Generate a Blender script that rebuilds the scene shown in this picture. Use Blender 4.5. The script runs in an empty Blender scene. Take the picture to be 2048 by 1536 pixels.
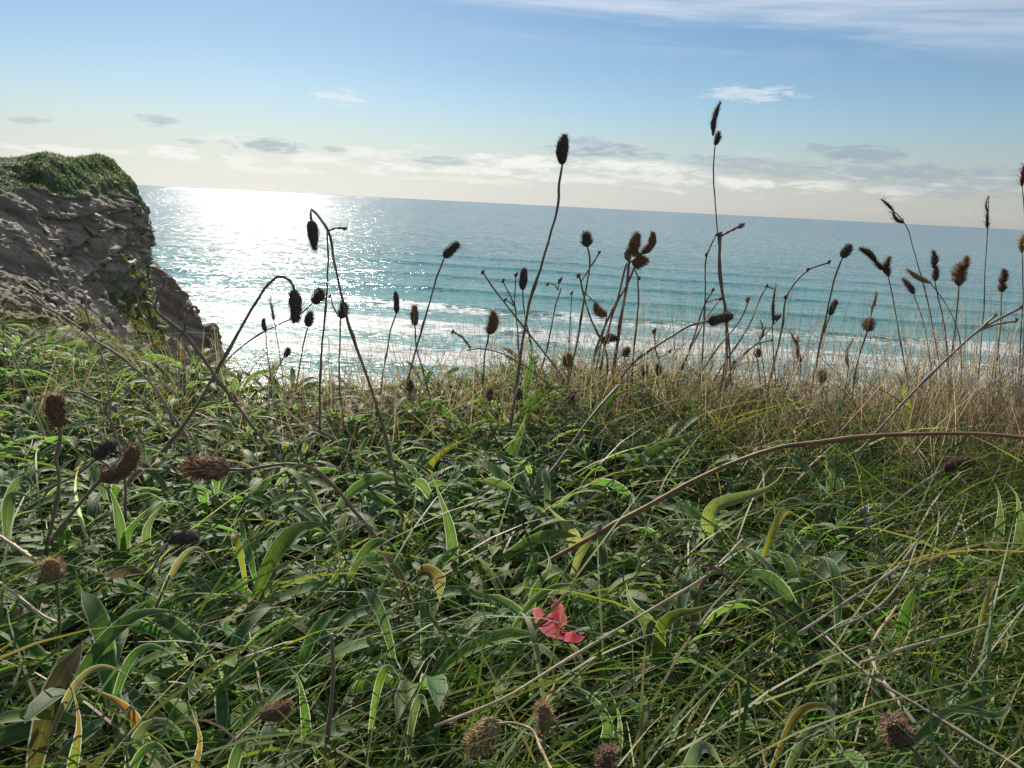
import bpy, math, random
import numpy as np
from mathutils import Vector, Matrix

random.seed(7)
rng = np.random.default_rng(11)
SC = bpy.context.scene
COL = SC.collection

# ------------------------------------------------------------------ tuning values
SKY_STRENGTH = 0.056; SKY_AIR = 1.0; SKY_DUST = 0.12; SKY_OZONE = 2.0; SKY_SAT = 1.16; EXPOSURE = 0.58
CLOUD_LIGHT = (11.9, 11.7, 11.2); CLOUD_DARK = (4.2, 4.9, 6.0); CLOUD_CIRRUS = (10.6, 10.9, 11.5)
SEA_K = (1.7, 1.15, .14); SEA_ROUGH = .13
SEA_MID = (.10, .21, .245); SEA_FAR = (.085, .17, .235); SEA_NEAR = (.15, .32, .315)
ROCK_A = (.145, .120, .092); ROCK_B = (.30, .258, .20)

# ------------------------------------------------------------------ camera
CAM_Z = 0.36
FPX = 1479.0                       # focal length in photograph pixels (26 mm on 36 mm)
PITCH, ROLL = math.radians(13.70), math.radians(2.90)
Fv = Vector((0, math.cos(PITCH), -math.sin(PITCH)))
Hv = Vector((1, 0, 0)); Vv = Hv.cross(Fv)
Rv = Hv * math.cos(ROLL) + Vv * math.sin(ROLL)
Uv = -Hv * math.sin(ROLL) + Vv * math.cos(ROLL)
CAM = Vector((0, 0, CAM_Z))
cam_data = bpy.data.cameras.new('camera')
cam_data.sensor_width = 36.0; cam_data.lens = 26.0
cam_data.clip_start = 0.02; cam_data.clip_end = 90000
cam = bpy.data.objects.new('camera', cam_data); COL.objects.link(cam)
m = Matrix((Rv, Uv, -Fv)).transposed().to_4x4(); m.translation = CAM
cam.matrix_world = m
SC.camera = cam

def ray(px, py):
    return Fv * FPX + Rv * (px - 1024) + Uv * (768 - py)
def at(px, py, Y):                 # point on the ray at world distance y = Y
    d = ray(px, py); return CAM + d * (Y / d.y)
def on_z(px, py, z, ymax=1.3):     # point where the ray meets a level plane
    d = ray(px, py)
    if d.z > -1e-4: return at(px, py, ymax)
    p = CAM + d * ((z - CAM_Z) / d.z)
    return p if 0 < p.y < ymax else at(px, py, ymax)

# ------------------------------------------------------------------ sun, sky, exposure
d = ray(505, 383); SUN_AZ = math.atan2(d.x, d.y)        # azimuth from +Y towards +X
SUN_EL = math.radians(29)
sd = Vector((math.sin(SUN_AZ) * math.cos(SUN_EL), math.cos(SUN_AZ) * math.cos(SUN_EL), math.sin(SUN_EL)))
sun_l = bpy.data.lights.new('sun', 'SUN'); sun_l.energy = 5.0; sun_l.angle = math.radians(0.53)
sun_l.color = (1.0, 0.91, 0.77)
sun = bpy.data.objects.new('sun', sun_l); COL.objects.link(sun)
sun.location = (0, 0, 30); sun.rotation_euler = sd.to_track_quat('Z', 'Y').to_euler()

class NT:                           # tiny node-building helper
    def __init__(s, tree): s.t = tree
    def n(s, typ, **kw):
        nd = s.t.nodes.new(typ)
        for k, v in kw.items():
            if k == 'inp':
                for i, val in v.items(): s.put(nd.inputs[i], val)
            else: setattr(nd, k, v)
        return nd
    def put(s, sock, val):
        if isinstance(val, bpy.types.NodeSocket): s.t.links.new(val, sock)
        else: sock.default_value = val
    def math(s, op, a, b=None, c=None, clamp=False):
        nd = s.n('ShaderNodeMath', operation=op, use_clamp=clamp); s.put(nd.inputs[0], a)
        if b is not None: s.put(nd.inputs[1], b)
        if c is not None: s.put(nd.inputs[2], c)
        return nd.outputs[0]
    def mix(s, f, a, b, blend='MIX'):
        nd = s.n('ShaderNodeMix', data_type='RGBA', blend_type=blend)
        s.put(nd.inputs[0], f)
        for i, v in ((6, a), (7, b)):
            s.put(nd.inputs[i], v if isinstance(v, bpy.types.NodeSocket) or len(v) == 4 else (*v, 1))
        return nd.outputs[2]
    def ramp(s, f, lo, hi):         # smoothstep
        nd = s.n('ShaderNodeMapRange', interpolation_type='SMOOTHSTEP'); nd.clamp = True
        s.put(nd.inputs[0], f); s.put(nd.inputs[1], lo); s.put(nd.inputs[2], hi)
        return nd.outputs[0]
    def noise(s, vec, scale, detail=3, rough=.55, dist=0, dim='3D'):
        nd = s.n('ShaderNodeTexNoise', noise_dimensions=dim)
        s.put(nd.inputs['Vector'], vec); nd.inputs['Scale'].default_value = scale
        nd.inputs['Detail'].default_value = detail; nd.inputs['Roughness'].default_value = rough
        nd.inputs['Distortion'].default_value = dist
        return nd
    def xyz(s, x, y, z):
        nd = s.n('ShaderNodeCombineXYZ')
        for i, v in enumerate((x, y, z)): s.put(nd.inputs[i], v)
        return nd.outputs[0]

def azel(px, py):
    d = ray(px, py).normalized(); return math.degrees(math.atan2(d.x, d.y)), math.degrees(math.asin(d.z))

world = bpy.data.worlds.new('World'); SC.world = world; world.use_nodes = True
wt = world.node_tree; wt.nodes.clear(); W = NT(wt)
sky = W.n('ShaderNodeTexSky', sky_type='NISHITA', sun_disc=False, sun_elevation=SUN_EL,
          sun_rotation=SUN_AZ, altitude=30, air_density=SKY_AIR, dust_density=SKY_DUST, ozone_density=SKY_OZONE)
tc = W.n('ShaderNodeTexCoord')
sep = W.n('ShaderNodeSeparateXYZ', inp={0: tc.outputs['Generated']})
DEG = 57.29578
el = W.math('MULTIPLY', W.math('ARCSINE', sep.outputs[2]), DEG)
az = W.math('MULTIPLY', W.math('ARCTAN2', sep.outputs[0], sep.outputs[1]), DEG)
ae = W.xyz(W.math('MULTIPLY', az, .7), W.math('MULTIPLY', el, 3.2), 0.0)
fine = W.noise(ae, 0.75, 7, .66, .4); fz = W.math('SUBTRACT', fine.outputs['Fac'], .5)
# clouds that stand out one by one: (photo x, y, half width px, half height px, strength)
DARK = [(1725,308,62,19,.9),(1640,297,42,9,.6),(1195,301,100,13,.8),(1175,286,50,10,.6),(1830,346,190,15,.75),(1480,328,120,13,.6),
        (1570,345,150,13,.55),(1890,372,170,16,.55),(330,242,40,9,.6),(530,290,62,13,.75),(62,241,26,6,.4),(375,283,24,7,.5),
        (885,322,50,9,.6),(670,300,26,6,.6),(1300,312,40,8,.5)]
LIGHT = [(345,305,46,10,.9),(1490,189,80,13,.55),(682,195,48,12,.45),(1050,325,120,14,.95),(640,318,60,10,.8),(740,305,70,9,.7),
         (800,335,70,8,.9),(950,342,110,9,.9),(480,322,36,9,.8),(1290,335,130,13,.8),(110,300,60,8,.7),(1480,365,60,13,.8),
         (1330,357,120,11,.6),(1640,370,60,9,.7),(1780,380,50,9,.7),(1130,357,120,9,.6),(940,360,110,7,.5),(560,340,80,7,.6),(230,303,30,5,.6)]
def cloud_mask(lst):
    tot = None
    for (px, py, hw, hh, s) in lst:
        a0, e0 = azel(px, py); k = DEG / FPX * 1.05
        dx = W.math('DIVIDE', W.math('SUBTRACT', az, a0), hw * k)
        dy = W.math('DIVIDE', W.math('SUBTRACT', el, e0), hh * k)
        r2 = W.math('ADD', W.math('MULTIPLY', dx, dx), W.math('MULTIPLY', dy, dy))
        v = W.math('SUBTRACT', 1.0, r2)
        v = W.math('MULTIPLY_ADD', fz, 6.5, v)
        v = W.math('MULTIPLY', W.ramp(v, -.3, 1.1), s)
        tot = v if tot is None else W.math('MAXIMUM', tot, v)
    return tot
dm, lm = cloud_mask(DARK), cloud_mask(LIGHT)
# loose cumulus band over the horizon, and thin high cirrus streaks
band = W.noise(ae, 0.30, 6, .6, .2)
bm = W.math('MULTIPLY', W.ramp(band.outputs['Fac'], .54, .72), W.math('MULTIPLY', W.ramp(el, .3, 1.6), W.ramp(el, 5.0, 2.6)))
zz = W.math('MAXIMUM', sep.outputs[2], .03)
cu = W.math('DIVIDE', sep.outputs[0], zz); cv = W.math('DIVIDE', sep.outputs[1], zz)
# streaks run slightly across the view on a flat high layer
cir = W.noise(W.xyz(W.math('MULTIPLY', W.math('ADD', cu, W.math('MULTIPLY', cv, .35)), .28), W.math('SUBTRACT', cv, W.math('MULTIPLY', cu, .12)), 3.7), .62, 7, .62, .6)
cmask = W.math('MULTIPLY', W.ramp(cir.outputs['Fac'], .38, .66), W.ramp(el, 8.5, 14.5))
cmask = W.math('MULTIPLY', cmask, W.ramp(W.math('ADD', az, W.math('MULTIPLY', el, 1.0)), 0, 20))
clear = W.n('ShaderNodeHueSaturation', inp={'Saturation': SKY_SAT, 'Value': 1.0, 'Color': sky.outputs[0]}).outputs[0]
lum = W.n('ShaderNodeRGBToBW', inp={0: sky.outputs[0]}).outputs[0]      # thin sea air takes the colour out of the sky low down
pale = W.mix(1.0, W.xyz(lum, lum, lum), (.66, .695, .71), 'MULTIPLY')
base = W.mix(W.math('MULTIPLY', W.ramp(el, 8.0, 0.0), .85), clear, pale)
col = W.mix(W.math('MULTIPLY', bm, .6), base, CLOUD_LIGHT)
col = W.mix(W.math('MULTIPLY', cmask, .75), col, CLOUD_CIRRUS)
col = W.mix(W.math('MULTIPLY', lm, .78), col, CLOUD_LIGHT)
col = W.mix(W.math('MULTIPLY', dm, .82), col, CLOUD_DARK)
bg = W.n('ShaderNodeBackground', inp={0: col, 1: SKY_STRENGTH})
wo = W.n('ShaderNodeOutputWorld', inp={0: bg.outputs[0]})
world.cycles.sampling_method = 'MANUAL'; world.cycles.sample_map_resolution = 512

SC.view_settings.view_transform = 'Standard'; SC.view_settings.look = 'None'
SC.view_settings.gamma = 1.0; SC.view_settings.exposure = EXPOSURE
SC.cycles.max_bounces = 6; SC.cycles.transparent_max_bounces = 4
SC.cycles.sample_clamp_indirect = 4.0
SC.cycles.use_denoising = True

# ------------------------------------------------------------------ helpers
def vnoise(p, seed=0):              # value noise on numpy points (n,3) -> 0..1
    p = np.asarray(p, dtype=np.float64); i = np.floor(p).astype(np.int64); f = p - i; f = f * f * (3 - 2 * f)
    def h(a, b, c):
        n = (a * 374761393 + b * 668265263 + c * 2147483647 + seed * 974634777) & 0xffffffff
        n = ((n ^ (n >> 13)) * 1274126177) & 0xffffffff
        return ((n ^ (n >> 16)) & 0xffff) / 65535.0
    x, y, z = i[..., 0], i[..., 1], i[..., 2]; fx, fy, fz_ = f[..., 0], f[..., 1], f[..., 2]
    def L(a, b, t): return a + (b - a) * t
    return L(L(L(h(x, y, z), h(x+1, y, z), fx), L(h(x, y+1, z), h(x+1, y+1, z), fx), fy),
             L(L(h(x, y, z+1), h(x+1, y, z+1), fx), L(h(x, y+1, z+1), h(x+1, y+1, z+1), fx), fy), fz_)
def fbm(p, oct=4, seed=0, gain=.5):
    t = 0; a = 1; s = 0; p = np.asarray(p, float)
    for o in range(oct):
        t = t + a * (vnoise(p * 2 ** o, seed + o * 17) - .5); s += a; a *= gain
    return t / s * 2                # about -1..1
def catmull(pts, n):                # smooth curve through points, n samples
    P = np.array(pts, float)
    if len(P) == 2: return P[0] + (P[1] - P[0]) * np.linspace(0, 1, n)[:, None]
    seg = np.maximum(np.linalg.norm(np.diff(P, axis=0), axis=1), 1e-6); s = np.concatenate([[0], np.cumsum(seg)]); s /= s[-1]
    tan = np.gradient(P, s, axis=0)
    out = []
    for t in np.linspace(0, 1, n):
        k = min(max(np.searchsorted(s, t) - 1, 0), len(P) - 2); h = s[k+1] - s[k]; u = (t - s[k]) / h
        h00 = 2*u**3 - 3*u**2 + 1; h10 = u**3 - 2*u**2 + u; h01 = -2*u**3 + 3*u**2; h11 = u**3 - u**2
        out.append(h00 * P[k] + h10 * h * tan[k] + h01 * P[k+1] + h11 * h * tan[k+1])
    return np.array(out)
def mesh(name, V, F, mats, colors=None, smooth=True, midx=None, attrs=None):
    me = bpy.data.meshes.new(name)
    V = np.asarray(V, np.float32); n = len(V)
    if isinstance(F, np.ndarray):
        k = F.shape[1]; nf = len(F)
        me.vertices.add(n); me.vertices.foreach_set('co', V.ravel())
        me.loops.add(nf * k); me.loops.foreach_set('vertex_index', F.astype(np.int32).ravel())
        me.polygons.add(nf); me.polygons.foreach_set('loop_start', np.arange(0, nf * k, k, dtype=np.int32))
        me.polygons.foreach_set('loop_total', np.full(nf, k, np.int32))
        me.update(calc_edges=True)
    else:
        me.from_pydata(V.tolist(), [], F)
    for mt in (mats if isinstance(mats, (list, tuple)) else [mats]): me.materials.append(mt)
    if midx is not None: me.polygons.foreach_set('material_index', np.asarray(midx, np.int32))
    if smooth: me.polygons.foreach_set('use_smooth', np.ones(len(me.polygons), bool))
    if colors is not None:
        a = me.color_attributes.new('col', 'FLOAT_COLOR', 'POINT')
        c = np.ones((n, 4), np.float32); c[:, :3] = colors; a.data.foreach_set('color', c.ravel())
    for k_, v in (attrs or {}).items():
        a = me.attributes.new(k_, 'FLOAT', 'POINT'); a.data.foreach_set('value', np.asarray(v, np.float32))
    me.update(); me.validate(clean_customdata=False)
    return me
def obj(name, me, parent=None, loc=None):
    o = bpy.data.objects.new(name, me); COL.objects.link(o)
    if parent: o.parent = parent
    if loc is not None: o.location = loc
    return o
def tag(o, label=None, cat=None, group=None, kind=None):
    if label: o['label'] = label
    if cat: o['category'] = cat
    if group: o['group'] = group
    if kind: o['kind'] = kind
    return o
def tube(P, R, sides=6, jitter=0.0, cap=True):     # swept tube along points with radii
    P = np.array(P, float); n = len(P); T = np.gradient(P, axis=0); T /= np.linalg.norm(T, axis=1)[:, None] + 1e-9
    up = np.array([0.2, -1, 0.3]); V = []; a = np.arange(sides) / sides * 2 * math.pi
    for i in range(n):
        s = np.cross(T[i], up); s /= np.linalg.norm(s) + 1e-9; u = np.cross(s, T[i])
        r = R[i] * (1 + jitter * (rng.random(sides) - .5) * 2)
        V.append(P[i] + (np.cos(a) * r)[:, None] * s + (np.sin(a) * r)[:, None] * u)
    V = np.concatenate(V)
    F = [[i*sides+j, i*sides+(j+1) % sides, (i+1)*sides+(j+1) % sides, (i+1)*sides+j] for i in range(n-1) for j in range(sides)]
    if cap: F += [list(range(sides))[::-1], [(n-1)*sides+j for j in range(sides)]]
    return V, F
def grid_faces(nr, nc):
    i = np.arange(nr - 1)[:, None] * nc + np.arange(nc - 1)[None]
    return np.stack([i, i + 1, i + nc + 1, i + nc], -1).reshape(-1, 4)

# ------------------------------------------------------------------ materials
def new_mat(name):
    mt = bpy.data.materials.new(name); mt.use_nodes = True; mt.node_tree.nodes.clear(); return mt, NT(mt.node_tree)
def out(M, sh): M.n('ShaderNodeOutputMaterial', inp={0: sh})
def plant_mat(name, trans=.4, rough=.5, spec=.35, sheen=0.0, mottle=.5, scale=90, tint=None, veins=False, tmul=(1.25, 1.5, .6), bump=.35):
    mt, M = new_mat(name)
    at_ = M.n('ShaderNodeAttribute', attribute_name='col')
    g = M.n('ShaderNodeNewGeometry')
    c = at_.outputs['Color'] if tint is None else None
    if tint is not None:
        rgb = M.n('ShaderNodeRGB'); rgb.outputs[0].default_value = (*tint, 1); c = rgb.outputs[0]
    nz = M.noise(g.outputs['Position'], scale, 4, .6)
    f = M.math('MULTIPLY_ADD', M.math('SUBTRACT', nz.outputs['Fac'], .5), mottle * 2, 1.0)
    c2 = M.mix(1.0, c, M.xyz(f, f, f), 'MULTIPLY')
    if veins:                       # parallel veins, pale midrib and brown blotches
        ac = M.n('ShaderNodeAttribute', attribute_name='across').outputs['Fac']
        v = M.math('MULTIPLY_ADD', M.math('SINE', M.math('MULTIPLY', ac, 13.0)), .13, 1.0)
        c2 = M.mix(1.0, c2, M.xyz(v, v, v), 'MULTIPLY')
        c2 = M.mix(M.math('MULTIPLY', M.ramp(M.math('ABSOLUTE', ac), .10, .0), .35), c2, (.20, .24, .11))
        sp_ = M.noise(g.outputs['Position'], 170, 3, .7)
        c2 = M.mix(M.math('MULTIPLY', M.ramp(sp_.outputs['Fac'], .63, .70), .75), c2, (.13, .085, .035))
        hz_ = M.noise(g.outputs['Position'], 45, 3, .6)
        c2 = M.mix(M.math('MULTIPLY', M.ramp(hz_.outputs['Fac'], .5, .75), .35), c2, (.16, .17, .10))
    bs = M.n('ShaderNodeBsdfPrincipled', inp={'Base Color': c2, 'Roughness': rough, 'Specular IOR Level': spec, 'Sheen Weight': sheen, 'Sheen Roughness': .4})
    bmp = M.n('ShaderNodeBump', inp={'Strength': bump, 'Distance': .0006, 'Height': M.noise(g.outputs['Position'], scale * 9, 2).outputs['Fac']})
    M.put(bs.inputs['Normal'], bmp.outputs[0])
    sh = bs.outputs[0]
    if trans > 0:
        tcol = M.mix(1.0, c2, tmul, 'MULTIPLY')
        tr = M.n('ShaderNodeBsdfTranslucent', inp={0: tcol})
        sh = M.n('ShaderNodeMixShader', inp={0: trans, 1: sh, 2: tr.outputs[0]}).outputs[0]
    out(M, sh); return mt
M_grass = plant_mat('grass_blade', .45, .5, .3, 0, .3, 60, bump=.05)
M_leaf = plant_mat('leaf_blade', .50, .55, .20, .0, .35, 140, veins=True)
M_margin = plant_mat('leaf_hairy_margin', .6, .7, .2, .6, .1, 200, tint=(.40, .45, .34), tmul=(1.1, 1.15, .9))
M_stem = plant_mat('dry_stem', .0, .55, .35, .25, .5, 300)
M_head = plant_mat('seed_head', .25, .75, .15, .3, .6, 500, tmul=(1.1, 1.0, .9))
M_drygrass = plant_mat('dry_grass', .5, .55, .25, 0, .3, 80, tmul=(1.15, 1.1, 1.0), bump=.05)

# ------------------------------------------------------------------ sea
SEA_Z = -30.0
def build_sea():
    rows = np.concatenate([np.arange(40, 92, 4.0), np.arange(92, 420, .8), 420 * np.cumprod(np.concatenate([[1.0], np.full(110, 1.04)])), [60000]])
    angs = np.radians(np.linspace(-72, 72, 300))
    R_, A_ = np.meshgrid(rows, angs, indexing='ij')
    X = np.tan(A_) * R_; Y = R_.copy()
    phi = math.radians(10)
    w = Y * math.cos(phi) + X * math.sin(phi)
    wob = fbm(np.stack([X / 170, Y / 130, X * 0], -1), 3, 5) * 9 + fbm(np.stack([X / 50, Y / 60, X * 0], -1), 2, 9) * 1.8
    ww = w + wob
    # wavelength shrinks towards the beach
    ph = np.where(ww > 0, 2 * math.pi * 9.6 * np.log1p(np.maximum(ww, 1) / 165.0) , 0)
    env = np.clip((ww - 95) / 60, 0, 1) * np.exp(-np.clip(ww - 190, 0, None) / 420.0)
    mod = .55 + .6 * (fbm(np.stack([X / 60, Y / 40, X * 0 + 4], -1), 2, 21) * .5 + .5)
    crest = np.exp(2.2 * (np.cos(ph) - 1))
    H = 1.15 * env * mod * (crest - .3) * np.clip(1.5 - R_ / 900, 0, 1)
    H = np.where(R_ > 900, 0, H)
    # shoreward surf: lines just in front of crests plus old lacy foam
    surf = np.clip((232 + 0.05 * X - ww) / 55, 0, 1)
    line = np.exp(1.7 * (np.cos(ph + 1.0) - 1))
    n1 = fbm(np.stack([X / 16, Y / 9, X * 0 + 2], -1), 3, 33) * .5 + .5
    foam = surf * (.30 + 1.25 * line * np.clip(n1 * 2 - .25, 0, 1)) 
    foam += np.clip((240 - ww) / 30, 0, 1) * np.clip(n1 * 4 - 2.55, 0, 1) * np.exp(5 * (np.cos(ph + .35) - 1)) * .9
    shal = np.clip((430 - ww) / 300, 0, 1)
    V = np.stack([X, Y, SEA_Z + H], -1).reshape(-1, 3)
    mt, M = new_mat('sea_water')
    g = M.n('ShaderNodeNewGeometry'); pos = g.outputs['Position']
    sp = M.n('ShaderNodeSeparateXYZ', inp={0: pos})
    fo = M.n('ShaderNodeAttribute', attribute_name='foam').outputs['Fac']
    sl = M.n('ShaderNodeAttribute', attribute_name='shallow').outputs['Fac']
    cresta = M.n('ShaderNodeAttribute', attribute_name='crest').outputs['Fac']
    # wind-ruffled facets at three sizes; the waves run towards the beach, so they are long sideways
    p1 = M.n('ShaderNodeVectorMath', operation='MULTIPLY', inp={0: pos, 1: (.35, 1.0, 1.0)}).outputs[0]
    na = M.noise(p1, 1.5, 4, .7); nb = M.noise(p1, .36, 4, .68); nc = M.noise(p1, .055, 2, .6)
    nd_ = M.noise(pos, .0016, 3, .6)
    def cen(o, k):
        s_ = M.n('ShaderNodeVectorMath', operation='SUBTRACT', inp={0: o, 1: (.5, .5, .5)}).outputs[0]
        return M.n('ShaderNodeVectorMath', operation='MULTIPLY', inp={0: s_, 1: (k * .85, k, 0)}).outputs[0]
    gust = M.math('MULTIPLY_ADD', nd_.outputs['Fac'], .9, .55)
    s1 = M.n('ShaderNodeVectorMath', operation='ADD', inp={0: cen(na.outputs['Color'], SEA_K[0]), 1: cen(nb.outputs['Color'], SEA_K[1])}).outputs[0]
    s1 = M.n('ShaderNodeVectorMath', operation='ADD', inp={0: s1, 1: cen(nc.outputs['Color'], SEA_K[2])}).outputs[0]
    s1 = M.n('ShaderNodeVectorMath', operation='SCALE', inp={0: s1, 'Scale': gust}).outputs[0]
    nn = M.n('ShaderNodeVectorMath', operation='NORMALIZE', inp={0: M.n('ShaderNodeVectorMath', operation='ADD', inp={0: g.outputs['Normal'], 1: s1}).outputs[0]}).outputs[0]
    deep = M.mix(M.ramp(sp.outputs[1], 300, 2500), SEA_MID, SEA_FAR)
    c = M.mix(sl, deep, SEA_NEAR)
    c = M.mix(M.math('MULTIPLY', M.ramp(nb.outputs['Fac'], .45, .7), .12), c, (.02, .10, .12))
    c = M.mix(M.math('MULTIPLY', cresta, .85), c, (.03, .16, .165))  # shading of the swell faces, painted as darker water colour
    f1 = M.noise(M.n('ShaderNodeVectorMath', operation='MULTIPLY', inp={0: pos, 1: (.55, 1.0, 1.0)}).outputs[0], .55, 6, .72, .8)
    f2 = M.n('ShaderNodeTexVoronoi', feature='DISTANCE_TO_EDGE', inp={'Vector': M.n('ShaderNodeVectorMath', operation='ADD', inp={0: M.n('ShaderNodeVectorMath', operation='MULTIPLY', inp={0: pos, 1: (.6, 1, 1)}).outputs[0], 1: M.n('ShaderNodeVectorMath', operation='SCALE', inp={0: f1.outputs['Color'], 'Scale': 3.0}).outputs[0]}).outputs[0], 'Scale': .42})
    lace = M.ramp(f2.outputs[0], .22, .02)
    fm = M.math('ADD', M.math('MULTIPLY_ADD', f1.outputs['Fac'], 1.5, -.98), M.math('MULTIPLY_ADD', lace, .28, fo))
    fm = M.ramp(fm, .22, .62)
    c = M.mix(fm, c, (.54, .59, .60))
    rough = M.math('MULTIPLY_ADD', fm, .4, SEA_ROUGH)
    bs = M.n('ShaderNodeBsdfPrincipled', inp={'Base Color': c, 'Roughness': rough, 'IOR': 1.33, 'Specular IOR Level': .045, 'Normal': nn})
    out(M, bs.outputs[0])
    cr = (np.exp(4 * (np.cos(ph + .55) - 1)) * np.clip((620 - ww) / 300, 0, 1) * np.clip((ww - 130) / 40, 0, 1)) * (.4 + .6 * mod)
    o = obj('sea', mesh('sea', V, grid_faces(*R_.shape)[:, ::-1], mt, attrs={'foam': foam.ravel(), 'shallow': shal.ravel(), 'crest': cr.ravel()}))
    tag(o, kind='structure')
build_sea()

# ------------------------------------------------------------------ ground on the cliff top
def edge_y(x):
    x = np.asarray(x, float)
    return 1.22 + .06 * np.sin(x * 3.1 + .6) + .03 * np.sin(x * 9) + np.clip(-x - .45, 0, 1.0) * .40
def ground_z(x, y):
    x = np.asarray(x, float); y = np.asarray(y, float)
    p = np.stack([x * 2.2, y * 2.2, x * 0], -1)
    z = fbm(p, 3, 3) * .018
    rise = np.clip((y - .75) / .4, 0, 1)
    z = z + rise * (.022 * np.clip((-x - .25) / .6, 0, 1) + .028 * np.exp(-((x - .08) / .30) ** 2) + .012 * np.clip(x - .5, 0, .6))
    over = np.clip(y - edge_y(x), 0, None)
    return z - np.minimum(over * 2.0, over * 1.75 + .02) - np.clip(over - 3, 0, None) * .5
def build_ground():
    xs = np.concatenate([-np.geomspace(45, 2.3, 22), np.arange(-2.2, 2.21, .025), np.geomspace(2.3, 45, 22)])
    ys = np.concatenate([-np.geomspace(45, 1.1, 18), np.arange(-1, 1.9, .025), np.geomspace(2, 19, 40)])
    X, Y = np.meshgrid(xs, ys); Z = ground_z(X, Y)
    mt, M = new_mat('thatch_soil')
    g = M.n('ShaderNodeNewGeometry')
    n1 = M.noise(g.outputs['Position'], 40, 6, .7); n2 = M.noise(g.outputs['Position'], 5, 4, .6)
    c = M.mix(M.ramp(n1.outputs['Fac'], .35, .7), (.018, .014, .008), (.07, .055, .028))
    c = M.mix(M.ramp(n2.outputs['Fac'], .45, .7), c, (.03, .04, .012))
    b = M.n('ShaderNodeBump', inp={'Strength': .8, 'Distance': .01, 'Height': n1.outputs['Fac']})
    out(M, M.n('ShaderNodeBsdfPrincipled', inp={'Base Color': c, 'Roughness': .95, 'Specular IOR Level': .1, 'Normal': b.outputs[0]}).outputs[0])
    o = obj('ground', mesh('ground', np.stack([X, Y, Z], -1).reshape(-1, 3), grid_faces(*X.shape), mt)); tag(o, kind='structure')
build_ground()

# ------------------------------------------------------------------ cliff headland
CLIFF_COLS = [   # each column: (photo x, y, distance) from the plateau behind the rim down the face
 [(-1150,330,15),(-1150,305,9),(-1130,345,8.6),(-1130,420,8.2),(-1120,560,7.4),(-1100,680,6.8),(-1080,780,6.2),(-1060,900,5.7)],
 [(-420,318,19),(-430,306,12.2),(-430,345,11.6),(-425,400,11.2),(-410,520,10.2),(-400,640,9.0),(-380,740,8.1),(-360,900,7.3)],
 [(0,326,26),(0,319,17.5),(0,352,16),(0,385,15.3),(0,500,13.6),(0,600,11.9),(10,690,10.6),(20,900,9.4)],
 [(90,318,27),(90,309,18.4),(90,345,17),(92,379,16.5),(100,490,15.2),(130,600,13.5),(160,700,12.0),(190,900,10.8)],
 [(150,327,28),(150,319,20),(150,345,18.8),(155,380,18.2),(170,480,17.4),(205,600,15.8),(250,700,14.2),(290,900,13.0)],
 [(190,321,29),(192,314,22),(204,336,21.2),(222,368,20.6),(236,470,20),(262,590,18.8),(310,700,17.4),(350,900,16.2)],
 [(215,328,30),(226,322,23.4),(240,342,23),(266,371,22.6),(283,465,22.4),(291,580,21.8),(325,700,20.6),(360,900,19.6)],
 [(212,345,33),(230,336,24.8),(248,354,24.6),(271,376,24.2),(296,462,24.2),(299,560,24),(330,700,23.2),(365,900,22.6)],
 [(190,345,36),(215,335,31),(228,352,31),(236,380,31),(255,465,31),(262,560,31),(285,700,30.5),(300,900,30)],
 [(60,348,50),(70,338,48),(80,352,48),(90,380,48),(100,465,48),(105,560,48),(110,700,47),(115,900,47)],
]
def surf_from_columns(cols, nu, nv, down=True):
    A = []
    for c in cols:
        P = [np.array(at(*q)) for q in c]
        if down: q = P[-1].copy(); q[2] = SEA_Z - 1; q[1] *= .96; P.append(q)
        A.append(P)
    A = np.array(A)
    B = np.stack([catmull_u(A[:, k], nu) for k in range(A.shape[1])], 1)          # nu x K x 3
    return B
def catmull_u(P, n):                # uniform parameter so that columns keep their places
    K = len(P); tan = np.gradient(P, axis=0); o = []
    for t in np.linspace(0, K - 1, n):
        k = min(int(t), K - 2); u = t - k
        o.append((2*u**3-3*u**2+1)*P[k] + (u**3-2*u**2+u)*tan[k]*.8 + (-2*u**3+3*u**2)*P[k+1] + (u**3-u**2)*tan[k+1]*.8)
    return np.array(o)
def refine_v(B, counts):
    K = B.shape[1]; tan = np.gradient(B, axis=1); o = []; vv = []
    for k in range(K - 1):
        for t in np.linspace(0, 1, counts[k], endpoint=(k == K - 2)):
            u = t; o.append((2*u**3-3*u**2+1)*B[:, k] + (u**3-2*u**2+u)*tan[:, k]*.55 + (-2*u**3+3*u**2)*B[:, k+1] + (u**3-u**2)*tan[:, k+1]*.55); vv.append(k + t)
    return np.stack(o, 1), np.array(vv)
def normals_of(P):
    du = np.gradient(P, axis=0); dv = np.gradient(P, axis=1); n = np.cross(du, dv)
    return n / (np.linalg.norm(n, axis=-1, keepdims=True) + 1e-9)
STRATA = np.array([.50, .10, .86]); STRATA /= np.linalg.norm(STRATA)      # beds dip down to the right
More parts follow.
